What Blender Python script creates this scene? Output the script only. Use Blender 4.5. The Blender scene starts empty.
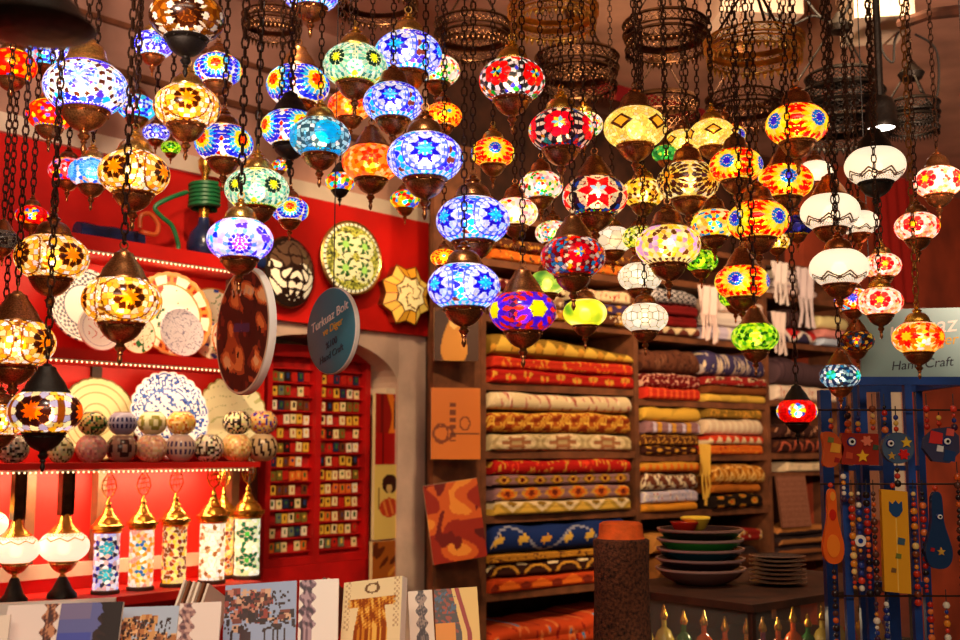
import bpy, math, random
import numpy as np
from mathutils import Vector, Matrix
PI = math.pi
random.seed(7)
RNG = np.random.default_rng(11)
SC = bpy.context.scene
COL = SC.collection
# ------------------------------------------------------------------ camera
F = 1100.0
PITCH = math.radians(6.84)
CAMZ = 1.5
cp, sp_ = math.cos(PITCH), math.sin(PITCH)

def ray(px, py):
    dx, dy = (px - 480) / F, (320 - py) / F
    return Vector((dx, cp - dy * sp_, sp_ + dy * cp))

def P(px, py, Y):
    d = ray(px, py)
    t = Y / d.y
    return Vector((d.x * t, Y, CAMZ + d.z * t))

def PT(px, py, Y):
    d = ray(px, py)
    return Y / d.y

cam = bpy.data.cameras.new('camera')
cam.sensor_width = 36
cam.lens = 36 * F / 960
cam.clip_start = 0.05
camo = bpy.data.objects.new('camera', cam)
camo.location = (0, 0, CAMZ)
camo.rotation_euler = (PI / 2 + PITCH, 0, 0)
COL.objects.link(camo)
SC.camera = camo
cam.dof.use_dof = True
cam.dof.focus_distance = 2.65
cam.dof.aperture_fstop = 4.0

# ------------------------------------------------------------------ colour
def lin(c):
    a = np.asarray(c, float) / 255.0
    return np.where(a <= 0.04045, a / 12.92, ((a + 0.055) / 1.055) ** 2.4)

def l4(c):
    r = lin(c)
    return (float(r[0]), float(r[1]), float(r[2]), 1.0)

# ------------------------------------------------------------------ materials
def newmat(name):
    m = bpy.data.materials.new(name)
    m.use_nodes = True
    nt = m.node_tree
    return m, nt, nt.nodes['Principled BSDF']

def mat(name, c, rough=0.6, metal=0.0, bump=0.0, bscale=60.0, var=0.0, vscale=8.0, spec=0.5, trans=0.0):
    m, nt, b = newmat(name)
    b.inputs['Base Color'].default_value = l4(c)
    b.inputs['Roughness'].default_value = rough
    b.inputs['Metallic'].default_value = metal
    b.inputs['Specular IOR Level'].default_value = spec
    b.inputs['Transmission Weight'].default_value = trans
    if bump or var:
        tc = nt.nodes.new('ShaderNodeTexCoord')
    if bump:
        n = nt.nodes.new('ShaderNodeTexNoise')
        n.inputs['Scale'].default_value = bscale
        n.inputs['Detail'].default_value = 4
        nt.links.new(tc.outputs['Object'], n.inputs['Vector'])
        bp = nt.nodes.new('ShaderNodeBump')
        bp.inputs['Strength'].default_value = bump
        bp.inputs['Distance'].default_value = 0.01
        nt.links.new(n.outputs['Fac'], bp.inputs['Height'])
        nt.links.new(bp.outputs['Normal'], b.inputs['Normal'])
    if var:
        n2 = nt.nodes.new('ShaderNodeTexNoise')
        n2.inputs['Scale'].default_value = vscale
        n2.inputs['Detail'].default_value = 5
        nt.links.new(tc.outputs['Object'], n2.inputs['Vector'])
        cr = nt.nodes.new('ShaderNodeValToRGB')
        c0 = np.asarray(c, float) * (1 - var)
        c1 = np.minimum(255, np.asarray(c, float) * (1 + var))
        cr.color_ramp.elements[0].position = 0.3
        cr.color_ramp.elements[1].position = 0.7
        cr.color_ramp.elements[0].color = l4(c0)
        cr.color_ramp.elements[1].color = l4(c1)
        nt.links.new(n2.outputs['Fac'], cr.inputs['Fac'])
        nt.links.new(cr.outputs['Color'], b.inputs['Base Color'])
    return m

def matcol(name, rough=0.7, metal=0.0, bump=0.0, bscale=200.0, spec=0.4):
    """material whose colour is the pattern stored on the faces"""
    m = mat(name, (200, 200, 200), rough, metal, bump, bscale, spec=spec)
    nt = m.node_tree
    a = nt.nodes.new('ShaderNodeAttribute')
    a.attribute_name = 'Col'
    nt.links.new(a.outputs['Color'], nt.nodes['Principled BSDF'].inputs['Base Color'])
    return m

def matglow(name, strength, clear=0.3, rough=0.2):
    """lit lamp glass: gives off light, partly clear so the bulb inside shows"""
    m, nt, b = newmat(name)
    a = nt.nodes.new('ShaderNodeAttribute')
    a.attribute_name = 'Col'
    nt.links.new(a.outputs['Color'], b.inputs['Base Color'])
    nt.links.new(a.outputs['Color'], b.inputs['Emission Color'])
    b.inputs['Emission Strength'].default_value = strength
    b.inputs['Roughness'].default_value = rough
    out = nt.nodes['Material Output']
    if clear > 0:
        tr = nt.nodes.new('ShaderNodeBsdfTransparent')
        nt.links.new(a.outputs['Color'], tr.inputs['Color'])
        mx = nt.nodes.new('ShaderNodeMixShader')
        mx.inputs['Fac'].default_value = clear
        nt.links.new(b.outputs['BSDF'], mx.inputs[1])
        nt.links.new(tr.outputs['BSDF'], mx.inputs[2])
        nt.links.new(mx.outputs['Shader'], out.inputs['Surface'])
    m.cycles.emission_sampling = 'NONE'
    return m

def matemit(name, c, strength, sampling='AUTO'):
    m, nt, b = newmat(name)
    b.inputs['Base Color'].default_value = l4(c)
    b.inputs['Emission Color'].default_value = l4(c)
    b.inputs['Emission Strength'].default_value = strength
    m.cycles.emission_sampling = sampling
    return m

def matglass(name, c, clear=0.8, rough=0.05):
    m, nt, b = newmat(name)
    b.inputs['Base Color'].default_value = l4(c)
    b.inputs['Roughness'].default_value = rough
    tr = nt.nodes.new('ShaderNodeBsdfTransparent')
    tr.inputs['Color'].default_value = l4(c)
    mx = nt.nodes.new('ShaderNodeMixShader')
    mx.inputs['Fac'].default_value = clear
    nt.links.new(b.outputs['BSDF'], mx.inputs[1])
    nt.links.new(tr.outputs['BSDF'], mx.inputs[2])
    nt.links.new(mx.outputs['Shader'], nt.nodes['Material Output'].inputs['Surface'])
    return m

M = dict(
    bronze=mat('dark_bronze', (150, 98, 58), 0.30, 0.9, 0.07, 70, 0.3, 25),
    ringdark=mat('ring_bronze', (84, 54, 34), 0.36, 0.9, 0.05, 70, 0.3, 25),
    ringbrass=mat('ring_brass', (228, 164, 86), 0.36, 0.95, 0.05, 70, 0.25, 20),
    brass=mat('aged_brass', (236, 178, 100), 0.28, 0.95, 0.06, 70, 0.2, 20),
    copper=mat('copper_brass', (176, 108, 60), 0.3, 0.95, 0.06, 70, 0.25, 20),
    goldb=mat('bright_brass', (225, 170, 70), 0.26, 0.95, 0.15, 90, 0.15, 20),
    blackm=mat('black_metal', (30, 24, 20), 0.45, 0.6, 0.2, 80, 0.3, 20),
    chain=mat('chain_metal', (58, 36, 24), 0.45, 0.7),
    chaing=mat('chain_brass', (170, 120, 60), 0.35, 0.9),
    red=mat('red_paint', (206, 18, 6), 0.55, 0, 0.08, 30, 0.12, 3),
    redc=mat('red_cabinet', (176, 12, 14), 0.5, 0, 0.05, 30, 0.15, 6),
    redd=mat('dark_red_felt', (172, 12, 10), 0.9, 0, 0.1, 200, 0.2, 20),
    plaster=mat('pale_plaster', (206, 176, 158), 0.85, 0, 0.25, 18, 0.12, 4),
    plaster2=mat('pink_plaster', (188, 140, 118), 0.85, 0, 0.2, 14, 0.15, 3),
    cream=mat('cream_paint', (226, 206, 180), 0.7, 0, 0.05, 40, 0.06, 5),
    terra=mat('terracotta_paint', (168, 66, 34), 0.75, 0, 0.15, 16, 0.18, 3),
    tan=mat('tan_plaster', (158, 104, 78), 0.8, 0, 0.15, 14, 0.15, 3),
    wood=mat('brown_wood', (112, 66, 40), 0.55, 0, 0.15, 40, 0.25, 12),
    woodd=mat('dark_wood', (60, 32, 20), 0.6, 0, 0.15, 40, 0.3, 12),
    floor=mat('stone_floor', (120, 92, 72), 0.5, 0, 0.1, 20, 0.2, 4),
    white=mat('white_board', (238, 230, 220), 0.6),
    teal=mat('teal_sign', (58, 118, 138), 0.5, 0, 0.03, 60, 0.05, 6),
    teal2=mat('grey_teal_sign', (138, 174, 176), 0.5, 0, 0.03, 60, 0.05, 6),
    txtw=mat('white_lettering', (240, 225, 215), 0.6),
    txty=mat('yellow_lettering', (236, 176, 40), 0.6),
    txtd=mat('dark_lettering', (36, 44, 62), 0.6),
    blue=mat('blue_metal', (18, 62, 138), 0.4, 0.1, 0.05, 60, 0.15, 10),
    green=mat('green_hose', (20, 110, 62), 0.45),
    orange=mat('orange_hose', (190, 84, 34), 0.5),
    navy=mat('navy_glass', (28, 42, 84), 0.25, 0, 0.1, 40, 0.3, 12),
    cable=mat('black_cable', (18, 15, 14), 0.5),
    fuzzy=mat('speckled_pile', (72, 40, 24), 0.95, 0, 1.0, 260, 0.9, 120),
    orangef=mat('orange_felt', (226, 92, 22), 0.85, 0, 0.3, 150, 0.1, 30),
    paint=matcol('patterned_matte', 0.75, 0, 0.15, 240),
    cloth=matcol('patterned_cloth', 0.9, 0, 0.35, 320, 0.2),
    gloss=matcol('patterned_glaze', 0.25, 0, 0.0),
    print=matcol('printed_card', 0.45),
    glow=matglow('mosaic_glass', 0.92, 0.26),
    glowdim=matglow('dim_mosaic_glass', 0.24, 0.3),
    milk=matglow('milk_glass', 0.86, 0.05, 0.3),
    glowwall=matglow('sconce_glass', 0.55, 0.0, 0.4),
    bulb=matemit('bulb_glass', (255, 220, 165), 14.0),
    bulbdim=matemit('tube_bulb', (255, 220, 165), 3.5),
    glowcol=matglow('column_glass', 0.8, 0.16),
    led=matemit('led_light', (255, 220, 160), 3.0, 'NONE'),
    lampface=matemit('spot_lens', (255, 244, 228), 8.0),
    glass=matglass('clear_glass', (246, 242, 236), 0.94),
)

# ------------------------------------------------------------------ mesh builder
class MB:
    def __init__(s):
        s.v, s.f, s.c = [], [], []
        s.cur = (200, 200, 200)
        s.sm = []
        s.smooth = True
    def _add(s, vs, fs, cols=None):
        b = len(s.v)
        s.v.extend([tuple(x) for x in vs])
        for i, f in enumerate(fs):
            s.f.append(tuple(b + k for k in f))
            s.c.append(cols[i] if cols is not None else s.cur)
            s.sm.append(s.smooth)
        return s
    def box(s, c, d, rz=0.0, rx=0.0, col=None):
        if col is not None: s.cur = col
        x, y, z = d[0] / 2, d[1] / 2, d[2] / 2
        pts = [(-x, -y, -z), (x, -y, -z), (x, y, -z), (-x, y, -z), (-x, -y, z), (x, -y, z), (x, y, z), (-x, y, z)]
        if rz or rx:
            R = Matrix.Rotation(rz, 3, 'Z') @ Matrix.Rotation(rx, 3, 'X')
            pts = [R @ Vector(p) for p in pts]
        pts = [(p[0] + c[0], p[1] + c[1], p[2] + c[2]) for p in pts]
        sm = s.smooth; s.smooth = False
        s._add(pts, [(0, 3, 2, 1), (4, 5, 6, 7), (0, 1, 5, 4), (1, 2, 6, 5), (2, 3, 7, 6), (3, 0, 4, 7)])
        s.smooth = sm
        return s
    def lathe(s, prof, n=24, c=(0, 0, 0), cap=True, colf=None, sx=1.0, sy=1.0):
        vs, fs, cols = [], [], []
        for r, z in prof:
            for k in range(n):
                a = 2 * PI * k / n
                vs.append((c[0] + r * math.cos(a) * sx, c[1] + r * math.sin(a) * sy, c[2] + z))
        m = len(prof)
        for i in range(m - 1):
            for k in range(n):
                k2 = (k + 1) % n
                fs.append((i * n + k, i * n + k2, (i + 1) * n + k2, (i + 1) * n + k))
                if colf: cols.append(colf(2 * PI * (k + .5) / n, i / (m - 1)))
        if cap:
            fs.append(tuple(range(n - 1, -1, -1)))
            fs.append(tuple((m - 1) * n + k for k in range(n)))
            if colf: cols += [colf(0, 0), colf(0, 1)]
        return s._add(vs, fs, cols if colf else None)
    def tube(s, pts, r, n=8, closed=False, col=None):
        if col is not None: s.cur = col
        pts = [Vector(p) for p in pts]
        m = len(pts)
        rs = r if isinstance(r, (list, tuple)) else [r] * m
        vs, fs = [], []
        up = None
        for i in range(m):
            a = pts[(i - 1) % m] if (closed or i > 0) else pts[i]
            b = pts[(i + 1) % m] if (closed or i < m - 1) else pts[i]
            t = (b - a).normalized()
            if up is None:
                up = Vector((0, 0, 1)) if abs(t.z) < 0.9 else Vector((1, 0, 0))
            x = up - t * up.dot(t)
            if x.length < 1e-6:
                x = t.orthogonal()
            x.normalize(); up = x
            y = t.cross(x)
            for k in range(n):
                an = 2 * PI * k / n
                vs.append(pts[i] + (x * math.cos(an) + y * math.sin(an)) * rs[i])
        for i in range(m if closed else m - 1):
            j = (i + 1) % m
            for k in range(n):
                k2 = (k + 1) % n
                fs.append((i * n + k, i * n + k2, j * n + k2, j * n + k))
        if not closed:
            fs.append(tuple(range(n - 1, -1, -1)))
            fs.append(tuple((m - 1) * n + k for k in range(n)))
        return s._add(vs, fs)
    def ball(s, c, r, n=10, sz=1.0, col=None):
        if col is not None: s.cur = col
        m = max(4, n // 2)
        prof = [(r * math.sin(PI * i / m), -r * sz * math.cos(PI * i / m)) for i in range(m + 1)]
        prof[0] = (r * .02, prof[0][1]); prof[-1] = (r * .02, prof[-1][1])
        return s.lathe(prof, n, c)
    def prism(s, pts2, y0, y1, col=None):
        """outline in x,z; extruded along y from y0 (front) to y1"""
        if col is not None: s.cur = col
        n = len(pts2)
        vs = [(p[0], y0, p[1]) for p in pts2] + [(p[0], y1, p[1]) for p in pts2]
        fs = [tuple(range(n)), tuple(range(2 * n - 1, n - 1, -1))]
        fs += [(i, i + n, (i + 1) % n + n, (i + 1) % n) for i in range(n)]
        sm = s.smooth; s.smooth = False
        s._add(vs, fs); s.smooth = sm
        return s
    def panel(s, w, h, nx, ny, fn, y=0.0, x0=None, z0=0.0):
        """painted sheet in the x,z plane facing -y; fn(u,v)->rgb arrays"""
        if x0 is None: x0 = -w / 2
        vs = [(x0 + w * i / nx, y, z0 + h * j / ny) for j in range(ny + 1) for i in range(nx + 1)]
        fs = [(j * (nx + 1) + i, j * (nx + 1) + i + 1, (j + 1) * (nx + 1) + i + 1, (j + 1) * (nx + 1) + i) for j in range(ny) for i in range(nx)]
        U, V = np.meshgrid((np.arange(nx) + .5) / nx, (np.arange(ny) + .5) / ny)
        c = np.asarray(fn(U, V), float).reshape(-1, 3)
        return s._add(vs, fs, [tuple(x) for x in c])
    def mesh(s, name):
        me = bpy.data.meshes.new(name)
        me.from_pydata([tuple(map(float, v)) for v in s.v], [], s.f)
        at = me.attributes.new('Col', 'FLOAT_COLOR', 'FACE')
        c = lin(np.asarray(s.c, float))
        at.data.foreach_set('color', np.concatenate([c, np.ones((len(c), 1))], 1).astype(np.float32).ravel())
        me.polygons.foreach_set('use_smooth', np.asarray(s.sm, bool))
        me.update()
        me.set_sharp_from_angle(angle=0.75)
        return me
    def build(s, name, m, parent=None, loc=(0, 0, 0), rot=(0, 0, 0), scale=None):
        return link(name, s.mesh(name), m, parent, loc, rot, scale)

def link(name, me, m, parent=None, loc=(0, 0, 0), rot=(0, 0, 0), scale=None):
    if m is not None and not me.materials:
        me.materials.append(M[m] if isinstance(m, str) else m)
    o = bpy.data.objects.new(name, me)
    o.location = loc
    o.rotation_euler = rot
    if scale is not None:
        o.scale = scale if isinstance(scale, (tuple, list)) else (scale,) * 3
    if parent is not None:
        o.parent = parent
    COL.objects.link(o)
    return o

LABELS = {}
def tag(o, label, cat, group=None):
    o['label'] = label
    o['category'] = cat
    if group: o['group'] = group
    if label in LABELS: print('DUPLICATE LABEL', label)
    n = len(label.split())
    if n < 4 or n > 16: print('LABEL LENGTH', n, label)
    LABELS[label] = o.name
    return o

def thing(name, label, cat, loc=(0, 0, 0), rot=(0, 0, 0), group=None):
    o = bpy.data.objects.new(name, None)
    o.empty_display_size = 0.05
    o.location = loc
    o.rotation_euler = rot
    COL.objects.link(o)
    return tag(o, label, cat, group)

def struct(o):
    o['kind'] = 'structure'
    return o

# ------------------------------------------------------------------ slanting wall frames
class Frame:
    """vertical plane: local x along the wall, local -y towards the viewer"""
    def __init__(s, o, ang):
        s.o = Vector((o[0], o[1], 0)); s.a = ang
        s.u = Vector((math.cos(ang), math.sin(ang), 0))
        s.n = Vector((math.sin(ang), -math.cos(ang), 0))
    def w(s, x, d, z):
        return s.o + s.u * x + s.n * d + Vector((0, 0, z))
    def hit(s, px, py, d=0.0):
        r = ray(px, py)
        c = Vector((0, 0, CAMZ)) - s.o
        t = (d - c.dot(s.n)) / r.dot(s.n)
        p = c + r * t
        return p.dot(s.u), p.z
L = Frame((-1.57, 3.6), math.atan2(.743, .67))
S = Frame((-.214, 4.9), math.atan2(.616, .788))
LA, SA = L.a, S.a
CEIL = 3.45
# ------------------------------------------------------------------ mosaic globes
NLON, NLAT, SQ = 176, 66, 0.70
LATT, LATB = math.radians(63), math.radians(-60)
_lon = (np.arange(NLON) + .5) / NLON * 2 * PI - PI
_lat = LATB + (np.arange(NLAT) + .5) / NLAT * (LATT - LATB)
GLON, GLAT = np.meshgrid(_lon, _lat)

def onglobe(lon, lat):
    return np.stack([np.cos(lat) * np.sin(lon), -np.cos(lat) * np.cos(lon), SQ * np.sin(lat)], -1)

def mosaic(spec, seed):
    """colour of every facet of the globe: glass pieces set in medallions, rows and random filler"""
    rng = np.random.default_rng(seed)
    k = spec.get('n', 4); R = spec.get('R', .62); rings = spec.get('rings', [])
    lat0 = spec.get('lat0', 0.0)
    pts, cols = [], []
    cen = [2 * PI * i / k for i in range(k)]
    for c in cen:
        for rho, n, pal in rings:
            ph = rng.uniform(0, 1) if rho < .05 else (0.5 if spec.get('stag') else 0)
            for j in range(n):
                a = 2 * PI * (j + ph) / n
                la = lat0 + R * rho * math.sin(a) / .8
                lo = c + R * rho * math.cos(a) / max(.5, math.cos(la))
                pts.append((lo, la)); cols.append(pal[j % len(pal)])
    nb = spec.get('nb', 44)
    for la, pal in ((LATT - .07, spec.get('top')), (LATB + .07, spec.get('bot'))):
        if pal:
            for j in range(nb):
                pts.append((2 * PI * j / nb, la)); cols.append(pal[j % len(pal)])
    if spec.get('bot2'):
        for j in range(nb):
            pts.append((2 * PI * (j + .5) / nb, LATB + .2)); cols.append(spec['bot2'][j % len(spec['bot2'])])
    P3 = list(onglobe(np.array([p[0] for p in pts]), np.array([p[1] for p in pts]))) if pts else []
    fill = spec['fill']; gap = spec.get('gap', .16)
    C3 = onglobe(np.array(cen), np.full(k, lat0)) if rings else np.zeros((0, 3))
    tries = 0
    while tries < 3500:
        tries += 1
        lo, la = rng.uniform(-PI, PI), math.asin(rng.uniform(math.sin(LATB), math.sin(LATT)))
        q = onglobe(np.array(lo), np.array(la))
        if len(C3) and np.min(np.linalg.norm(C3 - q, axis=1)) < R * .98: continue
        if len(P3) and np.min(np.linalg.norm(np.asarray(P3) - q, axis=1)) < gap: continue
        P3.append(q); cols.append(fill[rng.integers(len(fill))])
    P3 = np.asarray(P3, np.float32); cols = np.asarray(cols, float)
    cols = np.clip(cols * rng.uniform(.86, 1.1, (len(cols), 1)), 0, 255)
    G = onglobe(GLON.ravel(), GLAT.ravel()).astype(np.float32)
    d = np.sqrt(((G[:, None, :] - P3[None]) ** 2).sum(-1))
    i2 = np.argpartition(d, 1, axis=1)[:, :2]
    dd = np.take_along_axis(d, i2, 1)
    sw = dd[:, 0] > dd[:, 1]
    i2[sw] = i2[sw][:, ::-1]; dd.sort(1)
    out = cols[i2[:, 0]]
    g = dd[:, 1] - dd[:, 0] < spec.get('gw', .013)
    out[g] = spec.get('grout', (230, 220, 210))
    L0 = lat0
    for pt in spec.get('petals', ()):
        r0, r1, n, wid, pal = pt[:5]; ph = pt[5] if len(pt) > 5 else 0
        for c in cen:
            dl = (GLON.ravel() - c + PI) % (2 * PI) - PI
            la = GLAT.ravel()
            X = dl * np.maximum(.5, np.cos(la)) / R; Z = (la - L0) * .8 / R
            q = np.hypot(X, Z); an = np.arctan2(Z, X)
            k_ = an / (2 * PI) * n - ph
            j = np.round(k_); off = (k_ - j) * 2 * PI / n
            t_ = np.clip((q - r0) / (r1 - r0), 0, 1)
            lim = wid * np.minimum(1, np.minimum(t_ * 2.6, (1 - t_) * 1.9))
            m_ = (np.abs(off) * q < lim) & (q > r0) & (q < r1)
            jj = (j.astype(int) % n) % len(pal)
            out[m_] = np.asarray(pal, float)[jj[m_]]
    for (q0, wd_, col_) in spec.get('lines', ()):
        for c in cen:
            dl = (GLON.ravel() - c + PI) % (2 * PI) - PI
            q = np.hypot(dl * np.maximum(.5, np.cos(GLAT.ravel())) / R, (GLAT.ravel() - L0) * .8 / R)
            out[np.abs(q - q0) < wd_] = col_
    lum = out @ np.array([.3, .55, .15])
    out = np.clip(lum[:, None] + (out - lum[:, None]) * 1.22, 0, 255)
    return out

def milk_lace(spec, seed):
    out = np.full(GLON.shape + (3,), (255, 238, 208), float)
    tri = np.abs(((GLON * 8 / (2 * PI)) % 1) - .5) * 2
    ln = np.zeros(GLON.shape, bool)
    for off, amp in ((-.62, .3), (-.72, .22)):
        ln |= np.abs(GLAT - (off + amp * (1 - tri) ** 1.3)) < .045
    ln |= (GLAT < -.62) & ((np.sin(GLON * 46) * np.sin(GLAT * 40)) > .35)
    if spec.get('lace', True):
        out[ln] = (70, 46, 30)
    return out.reshape(-1, 3)

def marble(spec, seed):
    rng = np.random.default_rng(seed)
    G = onglobe(GLON, GLAT)
    v = np.zeros(GLON.shape)
    for _ in range(9):
        w = rng.normal(0, 3.2, 3); v += np.sin(G @ w + rng.uniform(0, 6))
    v = (v - v.min()) / (v.max() - v.min())
    pal = np.asarray(spec['fill'], float)
    x = v * (len(pal) - 1); i = np.minimum(x.astype(int), len(pal) - 2); t = (x - i)[..., None]
    return (pal[i] * (1 - t) + pal[i + 1] * t).reshape(-1, 3)

def globe_mesh(cols):
    m = MB()
    lo = np.arange(NLON) / NLON * 2 * PI - PI
    la = LATB + np.arange(NLAT + 1) / NLAT * (LATT - LATB)
    A, B = np.meshgrid(lo, la)
    vs = onglobe(A, B).reshape(-1, 3)
    fs = [(j * NLON + i, j * NLON + (i + 1) % NLON, (j + 1) * NLON + (i + 1) % NLON, (j + 1) * NLON + i) for j in range(NLAT) for i in range(NLON)]
    m._add(vs, fs, [tuple(c) for c in cols])
    return m.mesh('globe')

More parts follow.
